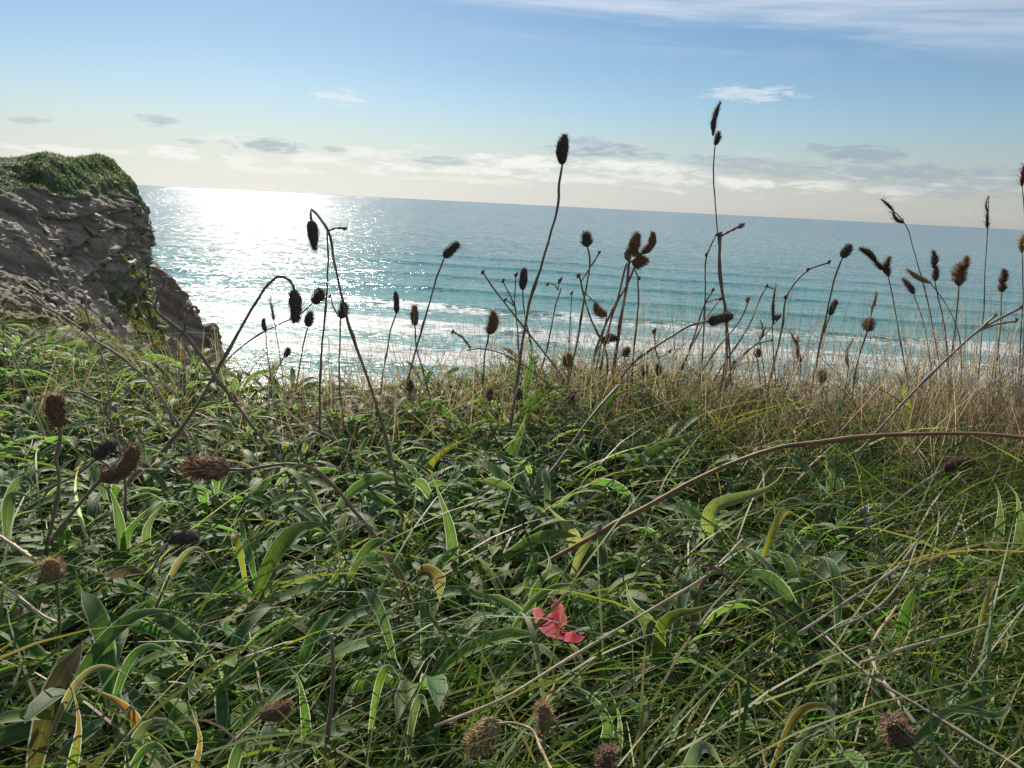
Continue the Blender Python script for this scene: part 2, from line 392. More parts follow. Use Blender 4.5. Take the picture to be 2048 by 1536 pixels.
def rock_mat(name):
    mt, M = new_mat(name)
    g = M.n('ShaderNodeNewGeometry'); pos = g.outputs['Position']
    vg = M.n('ShaderNodeAttribute', attribute_name='veg').outputs['Fac']
    dr = M.n('ShaderNodeAttribute', attribute_name='dryveg').outputs['Fac']
    s = M.n('ShaderNodeVectorMath', operation='DOT_PRODUCT', inp={0: pos, 1: tuple(STRATA)}).outputs['Value']
    n1 = M.noise(pos, 2.2, 6, .65, .4); n2 = M.noise(pos, 11, 5, .7)
    bed = M.noise(M.xyz(M.math('MULTIPLY', s, 7.0), M.math('MULTIPLY', n1.outputs['Fac'], 1.4), 0.0), 1.0, 4, .6)
    c = M.mix(M.ramp(bed.outputs['Fac'], .38, .66), ROCK_A, ROCK_B)
    c = M.mix(M.math('MULTIPLY', M.ramp(n1.outputs['Fac'], .5, .72), .6), c, (.20, .14, .085))
    c = M.mix(M.math('MULTIPLY', M.ramp(n2.outputs['Fac'], .60, .75), .7), c, (.32, .285, .225))
    gr = M.mix(M.ramp(n2.outputs['Fac'], .35, .65), (.060, .085, .052), (.115, .145, .085))
    dc = M.mix(M.ramp(n2.outputs['Fac'], .35, .65), (.07, .075, .02), (.17, .14, .045))
    c = M.mix(vg, c, gr); c = M.mix(dr, c, dc)
    hgt = M.math('ADD', M.math('MULTIPLY', n2.outputs['Fac'], .5), bed.outputs['Fac'])
    b = M.n('ShaderNodeBump', inp={'Strength': .9, 'Distance': .09, 'Height': hgt})
    out(M, M.n('ShaderNodeBsdfPrincipled', inp={'Base Color': c, 'Roughness': .85, 'Specular IOR Level': .25, 'Normal': b.outputs[0]}).outputs[0])
    return mt
M_rock = rock_mat('cliff_rock')
def displace(P, N, vv, amp, capk, seed):
    s = P @ STRATA
    lat = P - s[..., None] * STRATA
    warp = fbm(P * .35, 3, seed) * .5
    ledge = (s * 3.6 + warp * 3.0) % 1.0                # saw-tooth beds
    blocks = vnoise(np.stack([s * 7 + warp * 4, lat[..., 0] * 2.6, lat[..., 1] * 2.0], -1), seed + 3)
    big = fbm(P * np.array([.28, .28, .35]), 3, seed + 7)
    gully = np.abs(fbm(P * np.array([.5, .22, .12]), 3, seed + 31))
    rock = big * .45 + (ledge - .5) * .13 + (blocks - .5) * .22 - (1 - np.clip(gully * 3, 0, 1)) * .25 + fbm(P * 3.2, 4, seed + 9, .65) * .20
    near = np.clip((15 - P[..., 1]) / 7, 0, 1)
    blk2 = vnoise(np.stack([s * 15 + warp * 6, lat[..., 0] * 6, lat[..., 1] * 5], -1), seed + 41)
    rock = rock + near * ((blk2 - .5) * .22 + fbm(P * 7, 3, seed + 43, .65) * .16)
    veg = fbm(P * .8, 4, seed + 11) * .26 + fbm(P * 3.5, 3, seed + 13) * .08
    return P + N * (amp * (rock * (1 - capk) + veg * capk))[..., None]
def build_cliff():
    B = surf_from_columns(CLIFF_COLS, 520, 0)
    P, vv = refine_v(B, [40, 40, 36, 80, 90, 70, 26, 26])
    N = normals_of(P)
    if (N[..., 1].mean()) > 0: N = -N
    vrow = np.broadcast_to(vv[None], P.shape[:2])
    ns = fbm(P * .5, 4, 71) * .55
    capk = np.clip((3.35 - (vrow + ns * 1.2)) / .35, 0, 1)
    amp = np.clip((vrow - .3) / .8, .25, 1) * np.clip(P[..., 1] / 20, .5, 1.0) * np.where(vrow > 7, .3, 1)
    un = np.linspace(0, 1, P.shape[0])[:, None]; amp = amp * (1 - .6 * np.clip((un - .60) / .08, 0, 1))   # smoother round the nose
    Q = displace(P, N, vrow, amp, capk, 5)
    patch = fbm(P * .45, 4, 91) + .25 * fbm(P * 2, 3, 95)
    low = np.clip((vrow - 4.3) / 1.0, 0, 1)
    veg = np.clip(capk + np.clip((patch - -.02 + .30 * np.clip(vrow - 5.0, 0, 1)) * 6, 0, 1) * low, 0, 1)
    patch2 = fbm(P * .5 + 9, 4, 191) + .25 * fbm(P * 2, 3, 195)
    dry = np.clip((patch2 - -.04 + .25 * np.clip(vrow - 5.0, 0, 1)) * 5, 0, 1) * np.clip((vrow - 4.8) / .7, 0, 1) * .85
    me = mesh('cliff', Q.reshape(-1, 3), grid_faces(*Q.shape[:2]), M_rock, attrs={'veg': veg.ravel(), 'dryveg': dry.ravel()})
    o = obj('cliff', me); tag(o, kind='structure')
    return o, Q, normals_of(Q), vrow, veg, capk
cliff, CQ, CN, CVV, CVEG, CCAP = build_cliff()
if CN[..., 1].mean() > 0: CN = -CN
BUTTRESS = [
 [(200,520,36),(205,480,33),(205,520,31),(205,620,29),(210,760,27)],
 [(262,530,36),(270,498,33),(270,540,31),(270,630,29),(272,760,27)],
 [(300,545,35.5),(303,517,32.5),(304,560,31),(306,640,29),(310,770,27)],
 [(333,570,35),(337,545,32),(338,585,30.8),(340,660,29),(345,780,27)],
 [(366,600,34.5),(371,574,31.6),(372,610,30.5),(374,680,29),(380,790,27)],
 [(383,625,34),(388,598,31.2),(390,640,30.3),(392,700,29),(398,800,27.5)],
 [(400,670,34),(406,645,31),(409,668,30.2),(412,720,29),(418,820,27.8)],
 [(425,690,34),(432,657,31),(434,676,30.2),(438,740,29.2),(445,830,28)],
 [(436,780,34),(444,740,31),(446,770,30.4),(452,820,29.6),(470,880,28.6)],
]
def build_buttress():
    B = surf_from_columns(BUTTRESS, 160, 0)
    P, vv = refine_v(B, [20, 30, 50, 40, 20])
    N = normals_of(P)
    if N[..., 1].mean() > 0: N = -N
    vrow = np.broadcast_to(vv[None], P.shape[:2])
    Q = displace(P, N, vrow, np.full(P.shape[:2], .75), np.zeros(P.shape[:2]), 40)
    veg = np.clip((fbm(P * .4, 4, 291) - .1) * 5, 0, 1) * .8
    o = obj('cliff_buttress', mesh('cliff_buttress', Q.reshape(-1, 3), grid_faces(*Q.shape[:2]), M_rock, attrs={'veg': veg.ravel(), 'dryveg': np.zeros(veg.size)}))
    tag(o, kind='structure')
build_buttress()

# loose slabs lying along the beds of the cliff face: parts of the cliff
def slab_mesh(k):
    r = np.random.default_rng(100 + k); n = 7
    a = np.sort(r.random(n)) * 2 * math.pi; rad = .5 * (.7 + .5 * r.random(n)); V = []
    for z, s in ((0, 1), (.16 + .1 * r.random(), .9), (.24, .62)):
        V += [(math.cos(t) * q * s * 1.5, math.sin(t) * q * s, z + .05 * r.random()) for t, q in zip(a, rad)]
    F = [[i*n+j, i*n+(j+1) % n, (i+1)*n+(j+1) % n, (i+1)*n+j] for i in range(2) for j in range(n)] + [list(range(n))[::-1], [2*n+j for j in range(n)]]
    mt = SLAB_MATS[k % 3]
    me = mesh('rock', V, F, mt, smooth=False); return me
SLAB_MATS = []
for nm, a, b in (('slab_grey', (.16, .145, .115), (.27, .24, .19)), ('slab_pale', (.27, .245, .195), (.40, .365, .30)), ('slab_brown', (.14, .105, .07), (.24, .19, .13))):
    mt, M = new_mat(nm); g = M.n('ShaderNodeNewGeometry')
    nz = M.noise(g.outputs['Position'], 9, 5, .7)
    b_ = M.n('ShaderNodeBump', inp={'Strength': .8, 'Distance': .03, 'Height': nz.outputs['Fac']})
    out(M, M.n('ShaderNodeBsdfPrincipled', inp={'Base Color': M.mix(M.ramp(nz.outputs['Fac'], .3, .7), a, b), 'Roughness': .8, 'Normal': b_.outputs[0]}).outputs[0]); SLAB_MATS.append(mt)
def build_slabs():
    mes = [slab_mesh(k) for k in range(9)]
    r = np.random.default_rng(5); made = 0; nu, nv = CQ.shape[:2]; tries = 0
    ez = np.array([0, 0, 1.0])
    while made < 230 and tries < 9000:
        tries += 1
        i, j = r.integers(int(nu * .10), int(nu * .74)), r.integers(0, nv)
        v = CVV[i, j]
        if v < 3.3 or v > 6.9 or CCAP[i, j] > .1 or (CVEG[i, j] > .3 and r.random() < .9): continue
        if r.random() > (.25 + .35 * (v - 3.3)) * (.35 if v > 5.4 else 1): continue
        p = CQ[i, j]; dist = p[1]
        pd = Vector(p) - CAM; q = pd.dot(Fv)
        px = 1024 + FPX * pd.dot(Rv) / q; py = 768 - FPX * pd.dot(Uv) / q
        if px < -150 or px > 440 or py > 760: continue
        size = dist / FPX * r.uniform(10, 30) * (1.25 if v > 5 else .9)
        n = STRATA * .8 + CN[i, j] * .5 + r.normal(0, .16, 3); n /= np.linalg.norm(n)
        x = np.cross(CN[i, j], n); x /= np.linalg.norm(x) + 1e-9
        x = x + r.normal(0, .2, 3); x -= n * (x @ n); x /= np.linalg.norm(x); y = np.cross(n, x)
        o = obj('rock', mes[r.integers(0, 9)], cliff)
        Mx = Matrix((Vector(x), Vector(y), Vector(n))).transposed().to_4x4() @ Matrix.Diagonal((size * r.uniform(.8, 1.4), size * r.uniform(.6, 1), size * r.uniform(.5, 1.1), 1))
        Mx.translation = Vector(p - CN[i, j] * size * .05); o.matrix_world = Mx
        made += 1
build_slabs()

# ------------------------------------------------------------------ vegetation mat (built vectorised; one object per kind of uncountable cover)
def px_of(P):                       # world points -> photograph pixels (for choosing what grows where)
    D = np.asarray(P, float) - np.array(CAM); q = D @ np.array(Fv)
    q = np.where(np.abs(q) < 1e-6, 1e-6, q)
    return 1024 + FPX * (D @ np.array(Rv)) / q, 768 - FPX * (D @ np.array(Uv)) / q
def ribbons(base, head, elev0, elev1, length, width, col, segs=5, twist=None, power=1.0, fold=0.0, tipcol=None, twisty=0.25, r=rng):
    """grass-like ribbons: base (n,3), heading angle, start/end elevation angles (rad), length, width, colour (n,3)"""
    n = len(base); S = segs + 1; t = np.linspace(0, 1, S)
    el_ = elev0[:, None] + (elev1 - elev0)[:, None] * (t[None] ** power)
    hd = head[:, None] + (r.normal(0, twisty, n))[:, None] * t[None]
    dx = np.cos(el_) * np.cos(hd); dy = np.cos(el_) * np.sin(hd); dz = np.sin(el_)
    D = np.stack([dx, dy, dz], -1) * (length / segs)[:, None, None]
    P = base[:, None, :] + np.concatenate([np.zeros((n, 1, 3)), np.cumsum(D[:, :-1], 1)], 1)
    roll = (twist if twist is not None else r.normal(0, .7, n))
    T = np.stack([dx, dy, dz], -1)
    side = np.stack([-np.sin(hd), np.cos(hd), np.zeros_like(hd)], -1); nor = np.cross(side, T)
    rl = roll[:, None, None] * np.ones((1, S, 1))
    side = side * np.cos(rl) + nor * np.sin(rl)
    wp = np.minimum(1, (1.02 - t) * 2.2) * np.minimum(1, .55 + t * 3); wp[-1] = .06
    Wd = width[:, None, None] * wp[None, :, None] * .5
    V = np.stack([P - side * Wd, P + side * Wd], 2).reshape(n, S * 2, 3)
    c = np.repeat(col[:, None, :], S * 2, 1)
    if tipcol is not None:
        k = np.repeat(np.clip((t - .55) / .4, 0, 1), 2)[None, :, None]; c = c * (1 - k) + tipcol[:, None, :] * k
    i = np.arange(segs) * 2
    f = np.stack([i, i + 1, i + 3, i + 2], -1)
    F = (np.arange(n)[:, None, None] * (S * 2) + f[None]).reshape(-1, 4)
    return V.reshape(-1, 3), F, c.reshape(-1, 3)
def pick(cols, wts, n, r, var=.25):
    c = np.array(cols)[r.choice(len(cols), n, p=np.array(wts) / sum(wts))]
    return c * (1 + var * r.normal(0, 1, (n, 1)).clip(-2, 2) * .7) * (1 + .08 * r.normal(0, 1, (n, 3)))
def scatter(n, r, x0=-2.1, x1=2.1, y0=-.9, y1=1.55):
    x = r.uniform(x0, x1, n); y = r.uniform(y0, y1, n); k = y < edge_y(x) + .10
    return x[k], y[k]
GREENS = [(.085, .152, .028), (.112, .180, .034), (.056, .115, .030), (.18, .20, .045)]
STRAW = [(.28, .22, .115), (.20, .15, .075), (.37, .32, .19), (.14, .10, .05)]
def grassiness(x, y):               # 0 = leafy mat, 1 = grass
    return np.clip(.32 + x * .80 + np.clip(.66 - y, 0, 1) * np.clip((x + .22) * 5, 0, 1) * 1.3 + fbm(np.stack([x * 2.5, y * 2.5, x * 0], -1), 3, 51) * .55, .035, 1)
def build_grass():
    r = np.random.default_rng(3)
    parts = []
    def add(x, y, dens, lo, hi, wlo, whi, e0, e1, cols, wts, hbias=None, segs=5, z0=0.0, z1=.03):
        k = r.random(len(x)) < dens; x, y = x[k], y[k]; n = len(x)
        b = np.stack([x, y, ground_z(x, y) + r.uniform(z0, z1, n)], -1)
        h = r.uniform(0, 2 * math.pi, n)
        if hbias is not None: q = r.random(n) < .55; h = np.where(q, hbias + r.normal(0, .5, n), h)
        L = r.uniform(lo, hi, n); col = pick(cols, wts, n, r).clip(.004, .7)
        parts.append(ribbons(b, h, r.uniform(*e0, n), r.uniform(*e1, n), L, r.uniform(wlo, whi, n), col, segs, r=r, power=r.uniform(.8, 1.6)))
    # fine green grass
    x, y = scatter(52000, r); xb, yb = scatter(42000, r, -1.1, 1.1, .2, 1.36); x = np.concatenate([x, xb]); y = np.concatenate([y, yb]); gz = grassiness(x, y)
    near = np.where((np.abs(x) < 1.15) & (y > .1), 1.0, .45)
    add(x, y, gz * near, .05, .14, .0007, .0015, (.2, 1.15), (-.9, .3), GREENS + STRAW, [5, 5, 4, 4, 1.0, .6, 1.0, .3], .35)
    x, y = scatter(12000, r); xb, yb = scatter(15000, r, -1.1, 1.1, .2, 1.36); x = np.concatenate([x, xb]); y = np.concatenate([y, yb]); gz = grassiness(x, y)
    add(x, y, gz * .9, .12, .26, .0011, .0023, (.25, .95), (-.75, .25), GREENS + STRAW, [4, 5, 3, 5, 1.0, .5, 1.2, .2], .5, 6)
    # drier towards the windy edge
    x, y = scatter(16000, r, -1.3, 1.6, .72, 1.38)
    add(x, y, np.clip(.45 + .5 * x, .12, .9) * np.clip((y - .7) / .3, 0, 1), .06, .17, .0007, .0015, (.5, 1.3), (-.6, .7), STRAW + [(.16, .17, .05)], [4, 3, 3, 1, 4], None)
    # dead thatch under and through the mat
    x, y = scatter(26000, r)
    add(x, y, np.where((np.abs(x) < 1.15), .6, .3), .05, .16, .0008, .002, (-.1, .5), (-.3, .25), STRAW + [(.07, .045, .025)], [3, 3, 1.6, 3, 3], .4, 4, .0, .045)
    V, F, C = [], [], []; o = 0
    for v, f, c in parts: V.append(v); F.append(f + o); C.append(c); o += len(v)
    me = mesh('grass', np.concatenate(V), np.concatenate(F), M_grass, np.concatenate(C))
    tag(obj('grass', me), 'tangled fine green grass with dead straw covering the cliff top', 'grass', kind='stuff')
build_grass()
def build_fringe():
    r = np.random.default_rng(8); parts = []
    n = 19000; x = r.uniform(-2.0, 2.0, n); y = edge_y(x) + r.uniform(-.40, .06, n)
    dens = np.clip(.62 + .40 * x + fbm(np.stack([x * 3, y * 3, x * 0], -1), 2, 61) * .5, .25, 1); k = r.random(n) < dens; x, y = x[k], y[k]; n = len(x)
    b = np.stack([x, y, ground_z(x, y)], -1)
    tall = r.random(n) ** 1.9
    hmax = np.clip(.17 + .07 * x, .11, .26)
    L = (.05 + tall * hmax * 1.1) * (.75 + .9 * np.clip(fbm(np.stack([x * 5, y * 2, x * 0], -1), 2, 66), -.6, .8))
    col = pick(STRAW + [(.20, .13, .09), (.46, .40, .26), (.10, .12, .035)], [3, 3, 4, 1, 3, 3, 2], n, r).clip(.01, .7)
    parts.append(ribbons(b, r.uniform(0, 6.283, n), r.uniform(.75, 1.5, n), r.uniform(-.2, 1.3, n), L, r.uniform(.0006, .0012, n), col, 5, r=r))
    # taller hair-thin dead stems
    n = 4600; x = np.where(r.random(n) < .3, r.normal(.78, .16, n), r.normal(.36, .5, n)).clip(-1.6, 1.8); y = edge_y(x) + r.uniform(-.32, .04, n)
    b = np.stack([x, y, ground_z(x, y)], -1); L = r.uniform(.10, .34, n) * np.clip(.75 + .3 * x, .55, 1.1)
    e0 = r.uniform(.85, 1.5, n)
    parts.append(ribbons(b, r.uniform(0, 6.283, n), e0, e0 + r.normal(-.15, .35, n), L, r.uniform(.0005, .0010, n), pick([(.20, .14, .11), (.29, .22, .155), (.42, .37, .25), (.15, .11, .09)], [3, 3, 4, 2], n, r).clip(.01, .7), 5, r=r))
    V, F, C = [], [], []; o = 0
    for v, f, c in parts: V.append(v); F.append(f + o); C.append(c); o += len(v)
    tag(obj('dry_grass', mesh('dry_grass', np.concatenate(V), np.concatenate(F), M_drygrass, np.concatenate(C))),
        'thin dry brown and straw coloured grass along the cliff edge', 'dry grass', kind='stuff')
build_fringe()

# ---- broad leaves
def leaf_sheet(P, width, side, nor, col, fold=.22, margin=.0006, tipcol=None, tipfrom=.6, wave=0.0, prof=None):
    """P (n,S,3) centre lines; width (n,), side/nor (n,S,3); five points across, outer strips are the hairy margin"""
    n, S = P.shape[:2]; t = np.linspace(0, 1, S)
    if prof is None: prof = np.maximum(1.13 * np.clip(t, .0, 1) ** .6 * np.clip(1 - t ** 5, 0, 1) ** .6, .12 * (1 - t)); prof[-1] = .05
    hw = width[:, None] * prof[None] * .5
    m_ = np.minimum(margin, hw * .35)
    offs = np.stack([-hw, -(hw - m_), hw * 0, hw - m_, hw], -1)           # n,S,5
    lift = np.abs(offs) * fold
    wv = (np.sin(t * 17)[None, :, None] * np.sign(offs) * hw[..., None] * wave)
    V = P[:, :, None] + side[:, :, None] * offs[..., None] + nor[:, :, None] * (lift + wv)[..., None]
    c = np.broadcast_to(col[:, None, None, :], (n, S, 5, 3)).copy()
    c[:, :, 2] *= 1.25
    if tipcol is not None:
        k = np.clip((t - tipfrom) / .18, 0, 1)[None, :, None, None]; c = c * (1 - k) + tipcol[:, None, None, :] * k
    i = (np.arange(S - 1)[:, None] * 5 + np.arange(4)[None])
    f = np.stack([i, i + 1, i + 6, i + 5], -1).reshape(-1, 4)
    mi = np.tile([1, 0, 0, 1], S - 1)
    F = (np.arange(n)[:, None, None] * (S * 5) + f[None]).reshape(-1, 4)
    global ACROSS; ACROSS = np.broadcast_to(np.array([-1, -.92, 0, .92, 1.0]), (n, S, 5)).ravel()
    return V.reshape(-1, 3), F, c.reshape(-1, 3), np.tile(mi, n)
def leaf_curves(base, head, e0, e1, L, S=8, curl=0.0, r=rng):
    n = len(base); t = np.linspace(0, 1, S)
    el_ = e0[:, None] + (e1 - e0)[:, None] * t[None] ** 1.2
    hd = head[:, None] + r.normal(0, .25, n)[:, None] * t[None]
    T = np.stack([np.cos(el_) * np.cos(hd), np.cos(el_) * np.sin(hd), np.sin(el_)], -1)
    P = base[:, None] + np.concatenate([np.zeros((n, 1, 3)), np.cumsum(T[:, :-1] * (L / (S - 1))[:, None, None], 1)], 1)
    side = np.stack([-np.sin(hd), np.cos(hd), 0 * hd], -1); nor = np.cross(T, side)
    rl = r.normal(0, .35, n)[:, None, None]
    s2 = side * np.cos(rl) + nor * np.sin(rl); return P, s2, np.cross(T, s2)
LEAFC = [(.090, .172, .046), (.074, .150, .050), (.115, .200, .040), (.115, .170, .076), (.078, .136, .056)]
def rosette_params(r, cx, cy, cz, n, size):
    a0 = r.uniform(0, 6.283)
    ang = a0 + np.arange(n) * 2.4 + r.normal(0, .25, n)
    b = np.stack([cx + np.cos(ang) * .003, cy + np.sin(ang) * .003, np.full(n, cz)], -1)
    e0 = r.uniform(.4, 1.2, n); e1 = e0 - r.uniform(.9, 1.9, n)
    L = size * r.uniform(.6, 1.15, n)
    return b, ang, e0, e1, L
def leafiness(x, y): return 1 - np.clip(grassiness(x, y) * 1.75 - .22, 0, .96)
SOLO = []                           # rosettes that become objects of their own
def build_leaf_carpet():
    r = np.random.default_rng(21)
    x, y = scatter(3500, r, -1.15, 1.15, .2, 1.40); x2, y2 = scatter(1300, r)
    k2 = (np.abs(x2) > 1.15) | (y2 < .2); x = np.concatenate([x, x2[k2]]); y = np.concatenate([y, y2[k2]])
    k = r.random(len(x)) < leafiness(x, y); x, y = x[k], y[k]
    z = ground_z(x, y) + r.uniform(.004, .042, len(x))
    px, py = px_of(np.stack([x, y, z], -1))
    vis = (px > 10) & (px < 2030) & (py > 800) & (py < 1500)
    idx = np.where(vis)[0]; order = idx[np.argsort(y[idx])]
    solo = set(order[:120:5].tolist()) | set(order[120:400:13].tolist())
    B, H, E0, E1, L = [], [], [], [], []
    for i in range(len(x)):
        n = int(r.integers(5, 9)); size = r.uniform(.045, .085)
        q = rosette_params(r, x[i], y[i], z[i], n, size)
        if i in solo: SOLO.append((x[i], y[i], z[i], size)); continue
        for lst, v in zip((B, H, E0, E1, L), q): lst.append(v)
    B, H, E0, E1, L = map(np.concatenate, (B, H, E0, E1, L)); n = len(B)
    P, s, nn = leaf_curves(B, H, E0, E1, L, 7, r=r)
    col = pick(LEAFC + [(.19, .17, .03), (.15, .10, .05)], [4, 4, 4, 3, 3, .25, .35], n, r, .2).clip(.01, .6)
    V, F, C, mi = leaf_sheet(P, L * r.uniform(.13, .195, n), s, nn, col, .3, .0009)
    me = mesh('leaf_mat', V, F, [M_leaf, M_margin], C, midx=mi, attrs={'across': ACROSS})
    tag(obj('leaf_mat', me), 'dense mat of small grey-green leaves with pale hairy edges', 'ground cover', kind='stuff')
build_leaf_carpet()
# single rosettes, copies of a few leaf shapes
def one_leaf(k):
    r = np.random.default_rng(300 + k)
    e0 = np.array([r.uniform(.6, 1.3)]); e1 = e0 - r.uniform(.8, 1.8)
    P, s, nn = leaf_curves(np.zeros((1, 3)), np.zeros(1), e0, e1, np.ones(1), 9, r=r)
    col = np.array([LEAFC[k % len(LEAFC)]]) * r.uniform(.85, 1.2)
    V, F, C, mi = leaf_sheet(P, np.array([r.uniform(.14, .20)]), s, nn, col, .25, .011)
    return mesh('leaf', V, F, [M_leaf, M_margin], C, midx=mi, attrs={'across': ACROSS})
LEAF_MES = [one_leaf(k) for k in range(10)]
LANDMARKS = [(1115,1240,'torn red leaf'),(860,1170,'curled brown dead leaf'),(412,938,'fluffy reddish seed head'),(236,925,'leaning brown seed heads'),(118,820,'big seed head at the left edge'),
 (106,1140,'straw coloured head at lower left'),(1122,1040,'cream withered leaf'),(1566,1035,'bright yellow leaf'),(1505,985,'striped curling leaf'),(1420,1130,'sharp bend of the broken stalk'),
 (1797,1465,'ragged brown head at lower right'),(225,1400,'twisted orange leaf'),(965,1470,'bent conical seed head'),(1085,1435,'upright straw seed head'),(588,1075,'broad yellow-green leaf'),
 (472,1080,'yellow-orange leaf tip'),(890,1060,'long grey-green strap leaf'),(1035,1010,'stub fork of the thick stalk'),(1724,1022,'grey knobbed stalk'),(1917,930,'dead brown head in the right grass'),
 (1270,1220,'broad dusty grey leaf'),(912,893,'yellow withered strap leaf'),(1850,1190,'broad upright green leaf at the right'),(660,1300,'blurred brown stalk')]
def build_rosettes():
    r = np.random.default_rng(77); used = set()
    for (x, y, z, size) in SOLO:
        px, py = (float(v[0]) for v in px_of(np.array([[x, y, z + .02]])))
        for (lx, ly, nm) in sorted(LANDMARKS, key=lambda q: (q[0] - px) ** 2 + (q[1] - py) ** 2):
            dx, dy = px - lx, py - ly
            side = ('right of' if dx > 0 else 'left of') if abs(dx) > abs(dy) else ('below' if dy > 0 else 'above')
            if (nm, side) not in used: break
        used.add((nm, side))
        e = obj('leafy_plant', None, loc=(x, y, z)); e.empty_display_size = .01
        tag(e, 'low rosette of grey-green leaves nearest %s the %s' % (side, nm), 'plant', 'small leafy rosettes in the mat')
        n = int(r.integers(6, 10)); a0 = r.uniform(0, 6.28)
        for k in range(n):
            o = obj('leaf', LEAF_MES[r.integers(0, 10)], e)
            o.rotation_euler = (r.normal(0, .15), r.normal(0, .2), a0 + k * 2.4 + r.normal(0, .2)); s = size * r.uniform(.7, 1.15); o.scale = (s, s, s)
build_rosettes()

# ---- grass on the cliff cap and its lower slopes
def build_cliff_grass():
    r = np.random.default_rng(13); nu, nv = CQ.shape[:2]
    i = r.integers(int(nu * .08), int(nu * .80), 150000); j = r.integers(0, nv, 150000)
    p = CQ[i, j]; v = CVV[i, j]; k = (r.random(len(i)) < CVEG[i, j] * np.where(v < 3.6, .5, 1.0)) & (v > .5) & (v < 6.95); p, v = p[k], v[k]; n = len(p)
    d_ = p[:, 1]
    nrm = CN[i, j][k]
    L = r.uniform(.05, .13, n) * np.clip(d_ / 18, .5, 1.2) * np.where(v < 3.6, 1, 2.0); low = v > 3.6
    col = np.where(low[:, None], pick([(.14, .13, .045), (.22, .18, .065), (.08, .11, .03)], [3, 3, 3], n, r), pick([(.095, .130, .078), (.110, .142, .085), (.075, .105, .070), (.14, .135, .09)], [4, 3, 3, 1], n, r)).clip(.01, .6)
    h = np.arctan2(nrm[:, 1], nrm[:, 0]) + r.normal(0, .8, n)
    V, F, C = ribbons(p, h, r.uniform(.5, 1.5, n), r.uniform(-.9, .6, n), L, d_ * .0007 * r.uniform(.6, 1.4, n), col, 3, r=r)
    tag(obj('cliff_grass', mesh('cliff_grass', V, F, M_grass, C)), 'shaggy dark grass draped over the cliff top and lower slope', 'grass', kind='stuff')
build_cliff_grass()

# ------------------------------------------------------------------ plants one can pick out
DARKSTEM, REDSTEM, PALESTEM, GREENSTEM, OLIVE, GREYSTEM = (.20, .135, .095), (.25, .14, .09), (.42, .31, .175), (.13, .17, .05), (.22, .17, .065), (.28, .22, .155)
HEADC = {'dark': ((.10, .082, .075), (.21, .17, .145)), 'brown': ((.18, .108, .064), (.43, .28, .175)), 'straw': ((.27, .19, .085), (.52, .40, .22)),
         'grey': ((.22, .20, .17), (.42, .39, .33)), 'purple': ((.12, .075, .065), (.24, .15, .12)), 'red': ((.20, .05, .03), (.3, .1, .06))}
def seed_head(p0, p1, radius, style='plantain', tone='dark', seed=0):
    """spindle core covered with small pointed bracts, from base point p0 to tip p1"""
    r = np.random.default_rng(900 + seed); p0 = np.array(p0); p1 = np.array(p1)
    ax = p1 - p0; L = np.linalg.norm(ax); ax /= L
    s = np.cross(ax, [.1, -1, .2]); s /= np.linalg.norm(s); u = np.cross(s, ax)
    n = 9; t = np.linspace(0, 1, n)
    if style == 'plantain': pr = np.array([.5, .9, 1, 1.0, 1.0, .97, .92, .78, .4]); radius *= 1.02
    elif style == 'round': pr = np.array([.45, .9, 1, 1.05, 1, .95, .85, .65, .25]); radius *= 1.02
    elif style == 'knob': pr = np.array([.3, .5, .8, 1, 1.05, 1, .85, .55, .15])
    elif style == 'cocksfoot': pr = np.array([.25, .6, .95, 1.0, .9, .95, .75, .5, .1])
    else: pr = np.array([.3, .8, 1, .9, .8, .7, .5, .3, .08])
    pr = pr * (1 + r.normal(0, .09, 9)); pr = np.clip(pr, .1, 1.25); radius *= r.uniform(.9, 1.08)
    bend = s * r.normal(0, .09) * L + u * r.normal(0, .05) * L
    ctr = p0 + ax * (t * L)[:, None] + bend * (np.sin(t * math.pi))[:, None]
    core = pr * radius * .80
    V, F = tube(ctr, core, 8, .16); V = V.tolist(); ncore = len(V)
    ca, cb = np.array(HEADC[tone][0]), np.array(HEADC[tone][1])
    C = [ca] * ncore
    cnt = {'plantain': 150, 'round': 140, 'knob': 26, 'cocksfoot': 130, 'spike': 46}[style]
    if radius > .0045: cnt = int(cnt * 2.2); fine_ = .66
    else: fine_ = 1.0
    bl = fine_ * {'plantain': .66, 'round': .78, 'knob': .55, 'cocksfoot': 1.15, 'spike': 2.4}[style] * radius
    for k in range(cnt):
        tt = (k + r.random()) / cnt; a = k * 2.39996 + r.normal(0, .2)
        q = np.interp(tt, t, pr) * radius * .76
        c0 = np.array([np.interp(tt, t, ctr[:, i]) for i in range(3)])
        rad = s * math.cos(a) + u * math.sin(a); tan = -s * math.sin(a) + u * math.cos(a)
        out_ = rad * r.uniform(.45, 1.0) + ax * r.uniform(.25, .95); out_ /= np.linalg.norm(out_)
        l = bl * r.uniform(.6, 1.3) * (1.5 if r.random() < .07 else 1); w = bl * {'plantain': .30, 'round': .26, 'knob': .4, 'cocksfoot': .20, 'spike': .13}[style] * r.uniform(.7, 1.2)
        b = c0 + rad * q; i0 = len(V); nr = np.cross(tan, out_)
        V += [(b - tan * w * .5).tolist(), (b + out_ * l * .5 - tan * w * .55 + nr * w * .1).tolist(), (b + out_ * l).tolist(), (b + out_ * l * .5 + tan * w * .55 + nr * w * .1).tolist(), (b + tan * w * .5).tolist(), (b + out_ * l * .5 + nr * w * .35).tolist()]
        F += [[i0, i0+1, i0+5, i0+4], [i0+1, i0+2, i0+5], [i0+5, i0+2, i0+3], [i0+5, i0+3, i0+4]]
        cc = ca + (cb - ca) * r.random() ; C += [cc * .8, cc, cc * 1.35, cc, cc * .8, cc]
    return np.array(V), F, np.array(C)
